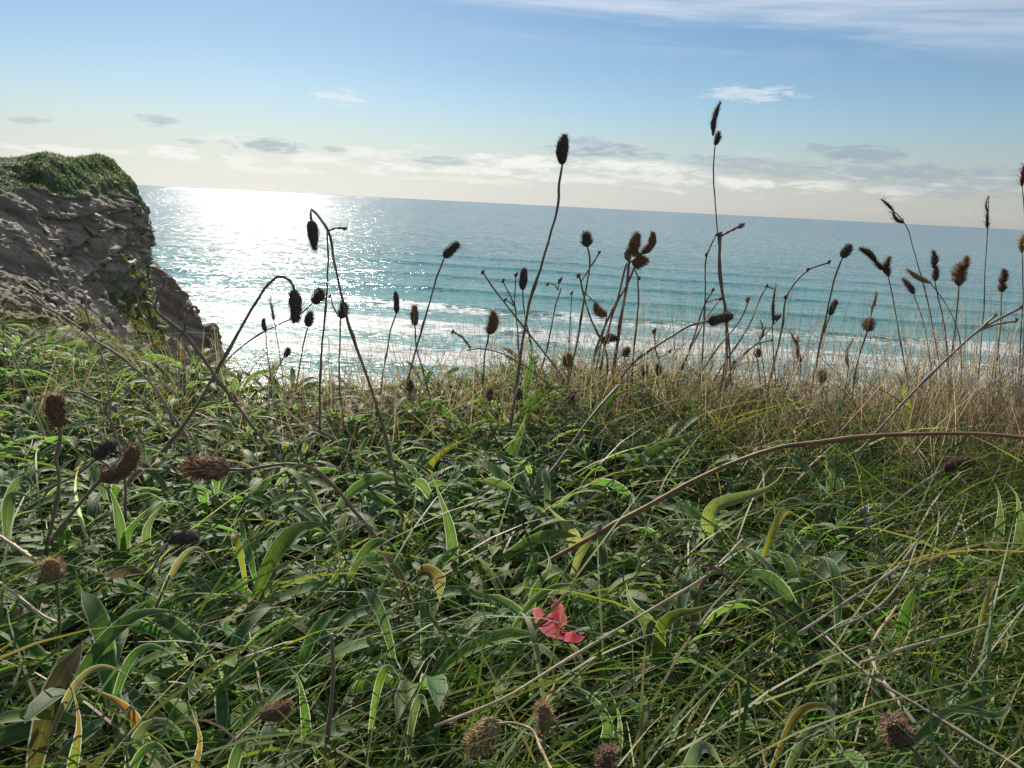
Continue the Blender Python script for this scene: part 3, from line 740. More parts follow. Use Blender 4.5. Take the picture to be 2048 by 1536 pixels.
def local_mesh(name, V, F, C, mat, origin, smooth=True):
    return mesh(name, np.asarray(V) - np.array(origin), F, mat, C, smooth=smooth)
NSEED = [0]
def place(pts, Y=None, lie=None):
    """photo pixels -> world. Standing plants rise in the plane of their root; lying ones rest on the mat at height lie."""
    if lie is not None: return [np.array(on_z(x, y, lie)) for x, y in pts]
    if isinstance(Y, tuple): return [np.array(at(x, y, Y[0] + (Y[1] - Y[0]) * i / (len(pts) - 1))) for i, (x, y) in enumerate(pts)]
    return [np.array(at(x, y, Y)) for x, y in pts]
def root_y(x, y): return min(max(on_z(x, y, .055, 1.14).y, .3), 1.14)
def plant(name, label, cat, stems, heads=(), buds=(), Y=None, lie=None, w=5.0, col=DARKSTEM, group=None, tone='dark', budtone='brown', root=True, hstyle='plantain'):
    """stems: polylines of photo pixels, first runs tip -> root; heads: (x0,y0,x1,y1,width[,style[,tone]]); buds: (x,y,size) or (x0,y0,x1,y1,size)"""
    if Y is None and lie is None: Y = root_y(*stems[0][-1])
    if Y is not None and not isinstance(Y, tuple):
        for h in heads: Y = min(Y, on_z((h[0] + h[2]) / 2, max(h[1], h[3]), .10, 2.0).y)
    W0 = place(stems[0], Y, lie)
    base = W0[-1].copy()
    if root and lie is None:
        gz = float(ground_z(base[0], base[1])) - .01
        if base[2] > gz + .01:
            d_ = W0[-1] - W0[-2]; d_ = d_ / (abs(d_[2]) + 1e-6); k = min(base[2] - gz, .05)
            e = np.array([base[0] + d_[0] * k * .5, base[1], gz]); W0.append(e); base = e
    org = Vector(base)
    emp = obj(name, None, loc=org); emp.empty_display_size = .02; tag(emp, label, cat, group)
    yv = W0[0][1]
    def scale_at(p): return float((Vector(p) - CAM).dot(Fv)) / FPX
    for si, st in enumerate(stems):
        P = W0 if si == 0 else place(st, (Y if not isinstance(Y, tuple) else Y), lie)
        n = max(22, len(P) * 5); Q = catmull(P, n)
        Q = Q + fbm(Q * 60, 2, 3 + si)[:, None] * np.array([1, 0, .5]) * .0010
        ww = (w if si == 0 else w * .72) * .88
        k = np.linspace(.78, 1.1, n); R_ = np.array([scale_at(q) for q in Q]) * ww * .5 * k * (1 + .10 * np.sin(np.linspace(0, 21, n)) + .45 * np.exp(-((np.linspace(0, 1, n) - .37) / .022) ** 2) + .4 * np.exp(-((np.linspace(0, 1, n) - .71) / .022) ** 2))
        V, F = tube(Q, R_, 7, .10)
        streak = np.tile(np.array([.65, 1.15, .8, 1.3, .7, 1.1, .95]), len(V) // 7)[:len(V)]      # lengthwise colour streaks, painting in the shade of grooves
        C = np.array(col)[None] * ((1 + .4 * fbm(V * 90, 2, 8)) * streak)[:, None]
        obj('stem' if si == 0 else 'branch', local_mesh('stem', V, F, C, M_stem, org), emp)
    def ydepth(x, y):              # distance of the nearest stem end
        best = None
        for st in stems:
            WP = place(st, Y, lie)
            for (a, b), p in zip(st, WP):
                d2 = (a - x) ** 2 + (b - y) ** 2
                if best is None or d2 < best[0]: best = (d2, p[1])
        return best[1]
    for h in heads:
        x0, y0, x1, y1, hw = h[:5]; sty = h[5] if len(h) > 5 else hstyle; tn = h[6] if len(h) > 6 else tone
        yy = ydepth(x0, y0); p0, p1 = at(x0, y0, yy), at(x1, y1, yy)
        NSEED[0] += 1
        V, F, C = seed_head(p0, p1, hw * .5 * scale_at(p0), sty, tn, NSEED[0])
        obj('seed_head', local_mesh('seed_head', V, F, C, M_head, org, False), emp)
    for b in buds:
        if len(b) == 3: x0, y0, x1, y1, s = b[0] - .3 * b[2], b[1] + .5 * b[2], b[0] + .3 * b[2], b[1] - .5 * b[2], b[2]
        else: x0, y0, x1, y1, s = b
        yy = ydepth(x0, y0); p0, p1 = at(x0, y0, yy), at(x1, y1, yy); NSEED[0] += 1
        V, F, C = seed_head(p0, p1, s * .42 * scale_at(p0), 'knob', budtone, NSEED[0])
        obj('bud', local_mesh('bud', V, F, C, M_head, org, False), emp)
    return emp
PL, VS, GS = 'plantain_stalk', 'branched_dead_stalk', 'grass_stalk'
# --- ribwort seed heads standing against sky and sea
plant(PL, 'tallest dark seed head on a curved stalk, standing up into the sky', 'seed head', [[(1124,328),(1119,360),(1114,420),(1098,480),(1080,540),(1060,600),(1047,670),(1035,760),(1025,830),(1012,890)]], [(1124,328,1130,270,28)], w=7)
plant(PL, 'snapped stalk with a dark seed head hanging from its kinked tip over the glitter', 'seed head', [[(623,443),(622,419),(655,460),(668,520),(690,620),(715,700),(740,770),(765,850),(790,950),(802,990)],[(655,462),(672,456),(690,456)],[(655,464),(656,540),(650,620),(642,720),(640,800),(640,860)]], [(623,442,630,499,24)], [(684,458,694,454,9)], w=7)
plant(PL, 'largest drooping dark seed head on an arched stalk over the glitter', 'seed head', [[(589,584),(582,563),(562,552),(540,565),(515,600),(480,660),(440,730),(400,800),(360,860),(310,925)]], [(588,580,590,645,32)], w=8)
plant(PL, 'dark seed head leaning right on a long slanted stalk over the sea', 'seed head', [[(889,513),(872,560),(855,620),(838,680),(818,750),(805,810)]], [(888,514,918,487,20)], w=5)
plant(PL, 'narrow dark seed head on a short bent stalk right of the broken stalk', 'seed head', [[(793,626),(780,665),(775,700),(768,735),(762,780)]], [(793,626,791,583,14)], w=4)
plant(PL, 'brown seed head on a straight stalk left of the slanted stalk', 'seed head', [[(830,651),(834,700),(850,755),(862,810)]], [(830,651,829,611,19)], w=4, tone='brown')
plant(PL, 'blunt dark seed head touching the broken stalk', 'seed head', [[(681,634),(679,700),(680,780),(688,860)],[(662,595),(666,612),(674,628)]], [(680,635,686,604,22,'round')], [(660,593,8)], w=4.5, col=OLIVE)
plant(PL, 'small dark seed head just below the drooping one', 'seed head', [[(616,653),(605,700),(598,740),(590,790)]], [(616,653,622,624,19,'round')], w=4)
plant(PL, 'crumpled dark head on a long low stalk behind the drooping seed head', 'seed head', [[(627,604),(605,625),(560,648),(520,668),(470,705),(435,745)]], [(626,606,642,579,24,'round')], w=4)
plant(PL, 'tiny narrow head left of the drooping seed head', 'seed head', [[(531,661),(534,700),(540,745)]], [(531,661,528,637,11)], w=3)
plant(PL, 'tiny dark head low down by the left cliff foot', 'seed head', [[(568,713),(552,745),(540,785)]], [(568,713,577,696,13,'round')], w=3)
plant(PL, 'short dark seed head on a bent stalk left of the clustered heads', 'seed head', [[(1175,492),(1180,512),(1175,560),(1165,620),(1155,680),(1140,750),(1125,820)]], [(1174,493,1172,465,22,'round')], w=5)
plant(PL, 'small dark seed head beside the tallest stalk', 'seed head', [[(1045,579),(1048,620),(1060,680),(1072,750),(1078,800)]], [(1045,579,1049,537,18)], w=4)
plant(PL, 'bristly brown seed head low left of the tallest stalk', 'seed head', [[(978,667),(970,710),(966,770),(962,830)]], [(978,667,986,623,25,'round')], w=4.5, tone='brown')
plant(PL, 'cluster of three seed heads and two woolly knobs on one thick stalk', 'seed head', [[(1258,522),(1252,580),(1240,650),(1230,720),(1220,790)],[(1262,508),(1258,522)],[(1288,502),(1275,515),(1258,525)],[(1270,530),(1258,560),(1225,620),(1195,690),(1180,770)],[(1252,526),(1240,580),(1222,640),(1200,740)]], [(1262,508,1275,466,25),(1284,506,1306,464,19),(1268,533,1294,519,26,'round'),(1256,522,1256,497,16,'knob','grey'),(1264,512,1284,507,12,'knob','grey')], w=8, col=REDSTEM, tone='brown')
plant(PL, 'bristly brown head bent sideways over the green wave', 'seed head', [[(1213,629),(1208,660),(1198,710),(1185,780)],[(1192,607),(1165,580)]], [(1213,629,1191,606,21,'round')], w=4, tone='brown')
plant(PL, 'dark head lying sideways low among the stalks below the cluster', 'seed head', [[(1206,682),(1195,700),(1183,740),(1170,800)]], [(1206,682,1234,678,20,'round')], w=4)
plant(PL, 'star shaped straw coloured head at the fringe left of the thick stalk', 'seed head', [[(1136,733),(1134,790),(1130,850)]], [(1136,735,1137,706,24,'round','straw')], w=4.5)
plant(PL, 'small pale brown head low right of the thick clustered stalk', 'seed head', [[(1249,713),(1255,760),(1246,810)]], [(1249,714,1257,695,16,'round')], w=3.5, tone='brown')
plant(PL, 'long dark seed head lying level at the end of an arched stalk', 'seed head', [[(1417,642),(1380,651),(1340,675),(1300,700),(1260,732),(1225,785),(1180,840)]], [(1416,643,1464,632,27)], w=6.5, col=REDSTEM)
plant(PL, 'dark seed head on a long stalk right of centre with a smaller side head', 'seed head', [[(1685,514),(1668,560),(1655,620),(1640,690),(1625,770),(1615,820)],[(1661,629),(1653,650),(1648,665)]], [(1684,515,1701,491,20,'round'),(1660,630,1672,600,15)], w=5)
plant(PL, 'round brown head with a straw spike standing out of it', 'seed head', [[(1735,661),(1722,700),(1708,760),(1700,820)],[(1738,645),(1745,615),(1753,585)]], [(1734,662,1742,638,23,'round','brown'),(1742,622,1753,584,8,'spike','straw')], w=5)
plant(PL, 'round brown seed head on a short stalk at the fringe before the surf', 'seed head', [[(1646,765),(1645,800),(1644,830)]], [(1646,766,1647,741,20,'round')], w=3.5, tone='brown')
plant(PL, 'small brown head at the fringe left of the knobbed stalk', 'seed head', [[(1514,715),(1520,760),(1524,810)]], [(1514,715,1518,698,16,'round')], w=3.5, tone='brown')
for x, y, lb in ((980,800,'small brown head in the fringe below the bristly one'),(1034,800,'small dark head at the fringe beside the upright leaf'),(1147,806,'pale brown head at the fringe above the bright leaf'),(820,783,'tiny dark head in the fringe left of the dead leaf'),(1314,752,'tiny reddish head low before the surf'),(1290,752,'tiny dark leaning head low before the surf')):
    plant(PL, lb, 'seed head', [[(x,y),(x+3,y+30),(x+2,y+60)]], [(x,y,x+2,y-24,17,'round','brown')], w=3.2, Y=1.08)
# --- ribwort heads in the foreground
plant(PL, 'big brown seed head on a crooked stalk at the left edge', 'seed head', [[(120,853),(118,890),(112,915),(118,945),(116,990),(105,1040),(92,1100)]], [(121,853,112,788,42)], w=10, tone='brown')
plant(PL, 'brown seed head leaning right on a slanted stalk, left foreground', 'seed head', [[(205,956),(170,995),(130,1045),(90,1100),(45,1160)]], [(203,958,270,892,44)], w=9, tone='brown', Y=.58)
plant(PL, 'dark seed head partly behind the leaning brown one', 'seed head', [[(194,916),(160,945),(80,985),(0,1030),(-60,1065)]], [(193,917,232,888,30)], w=7, Y=.64)
plant(PL, 'fluffy reddish brown seed head on a stalk snaking in from the right', 'seed head', [[(455,938),(490,940),(530,933),(580,928),(620,935),(660,965),(700,1010),(740,1060),(765,1100)]], [(458,938,368,935,52,'round')], w=9, tone='brown', col=REDSTEM, Y=.62)
plant(PL, 'straw coloured bristly head on a green stalk at lower left', 'seed head', [[(114,1163),(118,1230),(112,1300),(100,1360)]], [(114,1165,104,1118,42,'round')], w=9, tone='straw', col=GREENSTEM, Y=.50)
plant(PL, 'dark withered head lying in the leaves below the fluffy one', 'seed head', [[(340,1082),(320,1110),(300,1150)]], [(338,1083,397,1078,28,'round')], w=6, Y=.6)
plant(PL, 'brown conical seed head bent down near the bottom edge', 'seed head', [[(990,1447),(1030,1447),(1060,1460),(1082,1500),(1105,1545)]], [(990,1446,938,1494,52,'plantain')], w=7, tone='straw', lie=.10, col=PALESTEM)
plant(PL, 'upright straw coloured seed head near the bottom below the red leaf', 'seed head', [[(1087,1461),(1087,1500),(1083,1550)]], [(1087,1462,1083,1408,36,'round')], w=7, tone='straw', col=GREENSTEM, Y=.40)
plant(PL, 'reddish seed head cut by the bottom edge', 'seed head', [[(1213,1545),(1212,1580),(1208,1620)]], [(1213,1545,1222,1496,42,'round')], w=7, tone='brown', Y=.36)
plant(PL, 'ragged brown seed head at lower right with a pale stalk', 'seed head', [[(1812,1488),(1845,1520),(1885,1560)]], [(1814,1490,1782,1440,52,'round')], w=8, tone='brown', col=OLIVE, lie=.10)
plant(PL, 'dark brown head half buried in the leaves at lower left of centre', 'seed head', [[(522,1430),(500,1450),(470,1480)]], [(520,1430,580,1408,36,'round')], w=6, tone='brown', lie=.085)
plant(PL, 'dead brown head at the end of a long stalk in the right grass', 'seed head', [[(1888,938),(1830,975),(1750,1035),(1680,1090),(1620,1180),(1580,1220)]], [(1888,938,1948,922,28,'round')], w=6, tone='purple', Y=(.78,.6), col=GREYSTEM)
# --- branched dead stalks with knobs
plant(VS, 'tall dead stalk with a woolly knob on a side arm, crossing the surf', 'dead stalk', [[(1440,474),(1440,560),(1448,600),(1453,680),(1450,740),(1430,815)],[(1441,473),(1460,462),(1480,452)],[(1442,480),(1440,464)]], [], [(1474,456,1490,447,13),(1436,474,1444,464,12)], w=8, col=REDSTEM, budtone='grey')
plant(VS, 'dead stalk forking to two knobs left of the tallest seed head', 'dead stalk', [[(967,546),(985,575),(1020,620),(1060,670),(1100,720),(1135,775)],[(1032,552),(1030,600),(1035,660),(1040,740)],[(1006,563),(1020,590),(1032,620)],[(1012,600),(1024,608),(1033,618)]], [], [(966,545,9),(1032,549,10),(1005,561,9),(1012,600,8)], w=4.5)
plant(VS, 'dead stalk with a forked tip sprawling left across the surf', 'dead stalk', [[(905,663),(925,675),(941,697)],[(933,701),(960,697),(1000,706),(1060,740),(1100,770),(1140,800),(1190,850)]], [], [(904,663,9)], w=5, Y=.93, root=False)
plant(VS, 'dead stalk crossing the short seed head with a side arm', 'dead stalk', [[(1158,552),(1163,575),(1175,620),(1192,660),(1210,695),(1215,760)],[(1163,562),(1180,535),(1198,506)]], [], [(1158,552,10),(1199,505,8)], w=5)
plant(VS, 'thin forked dead stalk with three hooked tips over the green wave', 'dead stalk', [[(1122,574),(1112,610),(1098,680),(1080,750),(1070,810)],[(1095,568),(1108,569),(1117,580)],[(1120,560),(1117,572),(1117,580)],[(1143,588),(1141,640),(1136,720)]], [], [(1095,568,8),(1121,561,12),(1143,586,8)], w=3.6, Y=1.1)
plant(VS, 'straight thin dead stalk right of the clustered heads', 'dead stalk', [[(1276,556),(1277,585),(1273,650),(1266,720),(1262,780)],[(1268,535),(1276,556)]], [], [(1277,556,9)], w=4.5)
plant(VS, 'thin stalk with an angled tip just left of the tall knobbed stalk', 'dead stalk', [[(1432,470),(1426,482),(1414,510),(1411,570),(1406,690),(1400,780)]], [], [(1414,510,8),(1432,470,6)], w=4)
plant(VS, 'dead stalk with red knobs forking below the level seed head', 'dead stalk', [[(1424,582),(1412,603),(1392,660),(1372,720),(1345,800)],[(1410,606),(1428,600),(1441,597)],[(1441,597),(1420,625),(1380,700),(1335,790)]], [], [(1425,580,9),(1442,597,9)], w=4.2)
plant(VS, 'pale dead stalk with a knobbed tip over the surf', 'dead stalk', [[(1497,602),(1480,640),(1440,690),(1400,750),(1375,810)],[(1560,635),(1520,680),(1480,720),(1450,780)]], [], [(1497,600,11),(1560,633,8)], w=4)
plant(VS, 'arched dead stalk with a row of knobs right of centre', 'dead stalk', [[(1658,525),(1615,541),(1590,565),(1573,595),(1565,650),(1550,720),(1530,800)],[(1572,595),(1567,592)]], [], [(1658,524,9),(1616,540,9),(1571,594,9)], w=5)
plant(VS, 'dead stalk bending at the top with a small side twig over the surf', 'dead stalk', [[(1534,573),(1518,600),(1506,635),(1480,680),(1440,740),(1410,800)],[(1534,573),(1548,578)]], [], [(1533,572,8)], w=4)
plant(VS, 'long straight dead stalk slanting up to forked tips at the right', 'dead stalk', [[(2043,615),(2000,637),(1955,663),(1900,712),(1850,760),(1780,835),(1710,915),(1690,940)],[(1955,663),(1995,648),(2033,642)],[(1935,680),(1960,658),(1990,632)]], [], [(2043,614,9),(2034,641,9),(1990,631,8)], w=6.5, col=GREYSTEM, Y=(.85,.85))
plant(VS, 'dead stalk with a short curled tip rising before the surf', 'dead stalk', [[(1543,681),(1515,688),(1490,705),(1470,725),(1455,760),(1440,810)]], [], [(1468,725,8),(1543,680,7)], w=4.2)
plant(VS, 'dead stalk with a red knob amid the fringe below the level head', 'dead stalk', [[(1308,664),(1312,700),(1330,760),(1340,810)],[(1340,700),(1325,712),(1315,715)]], [], [(1308,662,11),(1340,702,9)], w=4)
plant(VS, 'pale crooked stalk crossing the cliff face diagonally', 'dead stalk', [[(41,582),(55,584),(72,602),(120,629),(164,658),(191,681),(219,698),(260,728),(308,773),(345,830),(365,860)]], [], [(42,583,9),(164,658,9)], w=6, col=GREYSTEM, Y=.8)
plant(VS, 'dark forked stalk with woolly hooked tips before the cliff foot', 'dead stalk', [[(331,564),(315,595),(311,619),(338,643),(369,667),(393,698),(440,765),(513,863),(581,952),(630,1040),(663,1113)],[(311,619),(297,606),(286,606)],[(369,667),(372,640),(378,618)],[(378,618),(390,613),(396,622)]], [], [(331,560,14),(286,608,10),(396,623,9),(362,668,10)], w=8, col=DARKSTEM, budtone='grey', Y=.74)
plant(VS, 'thin pale stalk with woolly tufts at the left edge', 'dead stalk', [[(10,602),(8,640),(6,655),(24,705),(50,770),(62,800),(85,860)]], [], [(11,602,13),(6,654,9)], w=5, col=PALESTEM, budtone='grey', Y=.85)
plant(VS, 'thin stalk with a pale ragged tuft before the cliff', 'dead stalk', [[(172,603),(172,618),(185,660),(200,700),(215,755),(217,790)],[(190,662),(205,655),(219,650)]], [], [(168,600,16),(219,649,8)], w=4.5, col=GREYSTEM, budtone='grey', Y=.95)
plant(VS, 'thick brown stalk with a short stub fork rising through the centre', 'dead stalk', [[(1238,770),(1183,833),(1122,918),(1060,1000),(1040,1038),(1026,1082),(1005,1147),(985,1226),(930,1310)],[(1042,1032),(1036,1018),(1033,1003)]], [], [(1034,1012,1032,998,9)], w=8, col=(.19,.115,.07), Y=(.82,.56), budtone='grey')
plant('plantain_stalk', 'long grooved brown stalk arching across the foreground to the right edge', 'stalk', [[(2330,940),(2180,893),(2048,875),(1950,868),(1850,868),(1750,872),(1650,883),(1560,895),(1480,920),(1400,955),(1300,1010),(1200,1065),(1100,1120),(1000,1175),(965,1195)]], w=11, col=(.24,.135,.05), Y=(.50,.60), root=True)
plant(VS, 'thick broken reddish stalk bent in a sharp angle at lower right', 'dead stalk', [[(1422,1130),(1400,1180),(1375,1280),(1345,1350)],[(1422,1130),(1500,1190),(1600,1245),(1700,1290),(1757,1303)],[(1757,1305),(1700,1315),(1620,1330),(1560,1345),(1460,1352)]], [], [(1420,1124,16)], w=12, col=REDSTEM, Y=.50)
plant(VS, 'long pale stalk lying from bottom centre up to a white knob', 'dead stalk', [[(1488,1076),(1400,1160),(1300,1220),(1200,1280),(1100,1340),(1000,1400),(870,1452)]], [], [(1488,1073,12)], w=6.5, col=PALESTEM, lie=.105, budtone='grey')
plant(VS, 'pale straw stalk slanting down to the bottom right corner', 'dead stalk', [[(1647,1267),(1735,1349),(1858,1425),(2034,1534),(2100,1575)]], w=8, col=(.24,.20,.12), lie=.105)
plant(VS, 'pale mottled stalk lying beneath the straw stalk at lower right', 'dead stalk', [[(1738,1300),(1765,1360),(1800,1410),(1850,1470),(1925,1545)]], w=10, col=(.30,.26,.17), lie=.085)
plant(VS, 'pale stalk with a white woolly tip pointing right in the lower right grass', 'dead stalk', [[(1970,1250),(1900,1272),(1840,1287),(1722,1326)]], [], [(1964,1252,1976,1246,14)], w=7, col=PALESTEM, lie=.11, budtone='grey')
plant(VS, 'stalk with two grey woolly knobs in the right grass', 'dead stalk', [[(1838,1076),(1825,1095),(1790,1138),(1720,1185),(1650,1232),(1600,1265)],[(1838,1078),(1800,1165),(1740,1225),(1670,1258)]], [], [(1840,1073,17),(1803,1098,13)], w=6, col=GREYSTEM, lie=.11, budtone='grey')
plant(VS, 'grey knobbed stalk leaning left in the right grass', 'dead stalk', [[(1724,1024),(1745,1070),(1770,1130),(1795,1260),(1815,1400)]], [], [(1724,1022,20)], w=6.5, col=GREYSTEM, Y=.56, budtone='grey')
plant(VS, 'short pale stalk with a white tip in the lower right grass', 'dead stalk', [[(1795,1208),(1785,1225),(1760,1260),(1740,1290)]], [], [(1795,1205,14)], w=6, col=PALESTEM, lie=.11, budtone='grey')
plant(VS, 'brown stalk running steeply through the leaves at lower left', 'dead stalk', [[(340,1150),(311,1217),(281,1290),(264,1343),(249,1393),(234,1452),(220,1520)]], w=7, col=(.16,.115,.06), Y=.46)
plant(VS, 'thin brown stalk standing left of centre below the withered head', 'dead stalk', [[(405,1107),(385,1200),(380,1300),(381,1385)]], w=5, col=DARKSTEM, Y=.47)
plant(VS, 'blurred brown stalk rising close to the camera at bottom left of centre', 'dead stalk', [[(662,1268),(665,1350),(660,1430),(648,1540),(640,1640)]], w=11, col=(.20,.14,.09), Y=.33)
plant(VS, 'pale broken stalk at the left edge above the straw head', 'dead stalk', [[(0,1072),(30,1092),(72,1122)],[(0,1165),(60,1212),(112,1247)]], w=9, col=PALESTEM, lie=.10)
plant(VS, 'hooked dark stalk with a curl of pale calyx above the leaning heads', 'dead stalk', [[(218,800),(212,812),(225,850),(237,890),(248,950),(250,1040),(246,1110)],[(132,783),(160,787),(190,800),(210,806)]], [], [(219,799,9),(230,812,232,826,11),(131,783,9)], w=7, col=DARKSTEM, budtone='grey', Y=.66)
plant(VS, 'pale bent twig joining the crooked stalk on the left slope', 'dead stalk', [[(290,727),(297,750),(308,775),(320,790),(335,820),(380,870)]], w=5, col=GREYSTEM, Y=.86)
# --- grass stalks with seed spikes
def grassp(label, stem, heads, w=3.2, col=(.20,.16,.09), **k): plant(GS, label, 'grass stalk', stem, heads, (), w=w, col=col, hstyle='cocksfoot', tone=k.pop('tone', 'purple'), **k)
grassp('tallest thin grass stalk with a long spike high in the sky', [[(1430,292),(1427,340),(1430,400),(1435,460),(1442,540),(1448,600),(1460,720),(1462,800)]], [(1426,272,1441,204,14,'cocksfoot','dark'),(1430,291,1438,264,13,'cocksfoot','dark')], w=3.6)
grassp('grass stalk with a full brown plume at the right', [[(1918,571),(1912,640),(1905,700),(1900,770),(1898,830)]], [(1918,572,1920,530,24),(1920,545,1935,515,18)], tone='brown', w=4)
grassp('grass stalk with two narrow plumes, left of the full one', [[(1870,563),(1880,610),(1890,660),(1896,720),(1897,830)]], [(1866,536,1866,502,14),(1870,563,1872,532,15)], w=3.8)
grassp('grass stalk with a forked plume reaching left over the sea', [[(1777,553),(1790,620),(1800,680),(1815,760),(1822,820)],[(1720,499),(1745,520),(1776,550)]], [(1777,553,1780,514,16),(1752,524,1719,497,15),(1770,540,1750,522,12)])
grassp('grass stalk with a two part plume at the far right', [[(2003,583),(2001,650),(1994,720),(1985,800)],[(2003,583),(2006,560)]], [(2003,584,2005,568,15),(2001,567,2008,540,16)])
grassp('nodding thin grass spike crossing the horizon at the right', [[(1762,399),(1790,425),(1810,448),(1830,510),(1850,580),(1870,680),(1882,770)]], [(1808,446,1785,420,9,'spike'),(1785,420,1762,398,7,'spike')], w=2.8)
grassp('upright thin grass spike crossing the horizon at the far right', [[(1977,392),(1975,458),(1970,550),(1966,640),(1955,760)]], [(1975,458,1974,420,8,'spike'),(1975,425,1977,392,5,'spike','straw')], w=2.6)
grassp('grass plume lying left below the two narrow plumes', [[(1862,566),(1890,605),(1915,660),(1922,760)]], [(1862,566,1814,539,13)], w=2.8, tone='straw')
grassp('small drooping grass plume left of the two narrow plumes', [[(1828,588),(1845,640),(1860,720),(1870,800)]], [(1828,588,1806,558,13)], w=2.6)
grassp('reddish grass spike entering at the right edge above the horizon', [[(2044,373),(2049,430),(2050,560),(2040,780)]], [(2044,373,2047,330,10,'spike','red')], w=2.8)
grassp('pale grass plume at the right edge below the horizon', [[(2044,505),(2046,580),(2040,700),(2035,790)]], [(2044,506,2048,470,12)], w=2.8, tone='straw')
grassp('brown grass spike left of the arched knobbed stalk', [[(1548,610),(1545,650),(1548,720),(1552,800)]], [(1547,648,1553,568,8,'spike','purple'),(1548,640,1556,632,10)], w=3)
grassp('short dark grass spike over the surf before the arched stalk', [[(1519,678),(1525,720),(1533,790)]], [(1519,679,1522,645,9,'spike','dark')], w=2.8)
grassp('reddish brown grass spike at the fringe beneath the round brown head', [[(1697,735),(1690,780),(1686,820)]], [(1697,736,1706,680,9,'spike','brown')], w=3, tone='brown')
grassp('brown grass spike at the fringe right of the small brown head', [[(1600,725),(1602,770),(1604,820)],[(1582,666),(1592,690),(1600,725)]], [(1600,726,1596,675,11,'spike','purple'),(1594,690,1582,665,7,'spike','purple')], w=3)
grassp('thin pale grass spike left of the drooping seed head', [[(548,640),(556,690),(566,760)]], [(548,641,540,598,7,'spike','grey')], w=2.4)

# --- single leaves that stand out
M_petal = plant_mat('red_leaf', .30, .65, .12, .0, .3, 160, tmul=(1.1, .8, 1.0))
def leaf_thing(label, pts, w, col, tip=None, tipfrom=.6, lie=.085, Y=None, fold=.25, name='leaf', cat='leaf', wave=0.0, mat=None, prof=None, margin=.0005, face=.55, stalk=True, rooted=True):
    """a strap or lance leaf traced from root to tip; a short stalk carries it down into the mat"""
    if Y is not None and not isinstance(Y, tuple):      # stand clear of the mat in front
        mx, my = pts[len(pts) // 2]; Y = min(Y, on_z(mx, my, .085, 2.0).y)
    P = catmull(place(pts, Y, lie if Y is None else None), 16)
    if Y is None:                   # lying leaves come up out of the mat and arch over it
        P[:, 2] += np.sin(np.linspace(0, math.pi, 16)) * .006 - np.linspace(1, 0, 16) ** 3 * .035 - np.linspace(0, 1, 16) ** 4 * .008
    elif rooted:
        g0 = float(ground_z(P[0][0], P[0][1])) + .012; d0 = (P[0] - P[3]) * np.array([1, 1, 0])
        P = catmull([(P[0] + d0 * .3) * np.array([1, 1, 0]) + np.array([0, 0, min(g0, P[0][2] - .004)])] + list(P[::3]) + ([] if (16 - 1) % 3 == 0 else [P[-1]]), 16)
    T = np.gradient(P, axis=0); T /= np.linalg.norm(T, axis=1)[:, None]
    tocam = np.array(CAM) - P; tocam /= np.linalg.norm(tocam, axis=1)[:, None]
    nb = tocam * face + np.array([0, 0, 1.0]) * (1 - face); nor = nb - T * (nb * T).sum(1)[:, None]; nor /= np.linalg.norm(nor, axis=1)[:, None]
    side = np.cross(nor, T)
    sc = np.mean([(Vector(p) - CAM).dot(Fv) for p in P]) / FPX
    if prof is None:
        tt = np.linspace(0, 1, 16); prof = (.42 + .58 * np.sin(np.pi * np.clip(tt * 1.15, 0, 1) ** .9)) * np.clip((1 - tt) * 2.6, 0, 1) ** .8; prof[-1] = .03
    tipc = None if tip is None else np.array([tip])
    V, F, C, mi = leaf_sheet(P[None], np.array([w * sc * .72]), side[None], nor[None], np.array([col]), fold, margin, tipc, tipfrom, wave, prof)
    org = Vector(P[0]); org.z = float(ground_z(P[0][0], P[0][1]))
    e = obj(name, None, loc=org); e.empty_display_size = .01; tag(e, label, cat)
    me = mesh('blade', V - np.array(org), F, [mat or M_leaf, M_margin], C, midx=mi, attrs={'across': ACROSS}); obj('blade', me, e)
    if stalk:
        q0 = P[0]; q1 = np.array([q0[0], q0[1], org.z - .01]) - T[0] * np.array([1, 1, 0]) * .008
        Q = catmull([q0 + T[0] * .002, q0 - T[0] * .004, q1], 6); V, F = tube(Q, np.full(6, max(.0006, w * sc * .06)), 6)
        obj('leaf_stalk', local_mesh('leaf_stalk', V, F, np.tile(np.array(col) * .9, (len(V), 1)), M_stem, org), e)
    return e
G1, G2, G3, GY = (.060, .120, .036), (.078, .145, .034), (.085, .125, .055), (.12, .165, .035)
YEL, ORA, BRO, CRE, GREY = (.36, .30, .03), (.36, .16, .04), (.16, .095, .05), (.36, .31, .20), (.11, .135, .085)
leaf_thing('long grey-green strap leaf curving upright at the centre', [(893,1200),(905,1130),(900,1060),(882,1000),(862,945)], 32, G3, Y=.64)
leaf_thing('broad dark green blade standing at the centre of the plant', [(1005,975),(1018,920),(1040,870),(1052,828)], 34, G1, Y=.85)
leaf_thing('bright narrow blade leaning right at the centre', [(998,992),(1040,940),(1088,886)], 24, G2, Y=.80)
leaf_thing('upright dark blade standing against the sea beside the tallest stalk', [(1048,790),(1060,740),(1063,705),(1058,674)], 24, G1, Y=1.05)
leaf_thing('bright broad leaf folded over level at the skyline', [(1050,835),(1068,800),(1091,781),(1160,774)], 32, G2, Y=.98)
leaf_thing('bright green leaf rising to the right below the cluster stalk', [(1185,832),(1215,805),(1248,783),(1288,778)], 26, (.10,.17,.03), Y=.95)
leaf_thing('yellow-green blade slanting right beyond the centre', [(1262,940),(1325,893),(1405,858)], 36, GY, Y=.82)
leaf_thing('short blade with a green curl right of the fringe centre', [(1378,850),(1385,810),(1398,790),(1418,778)], 18, G2, Y=.98)
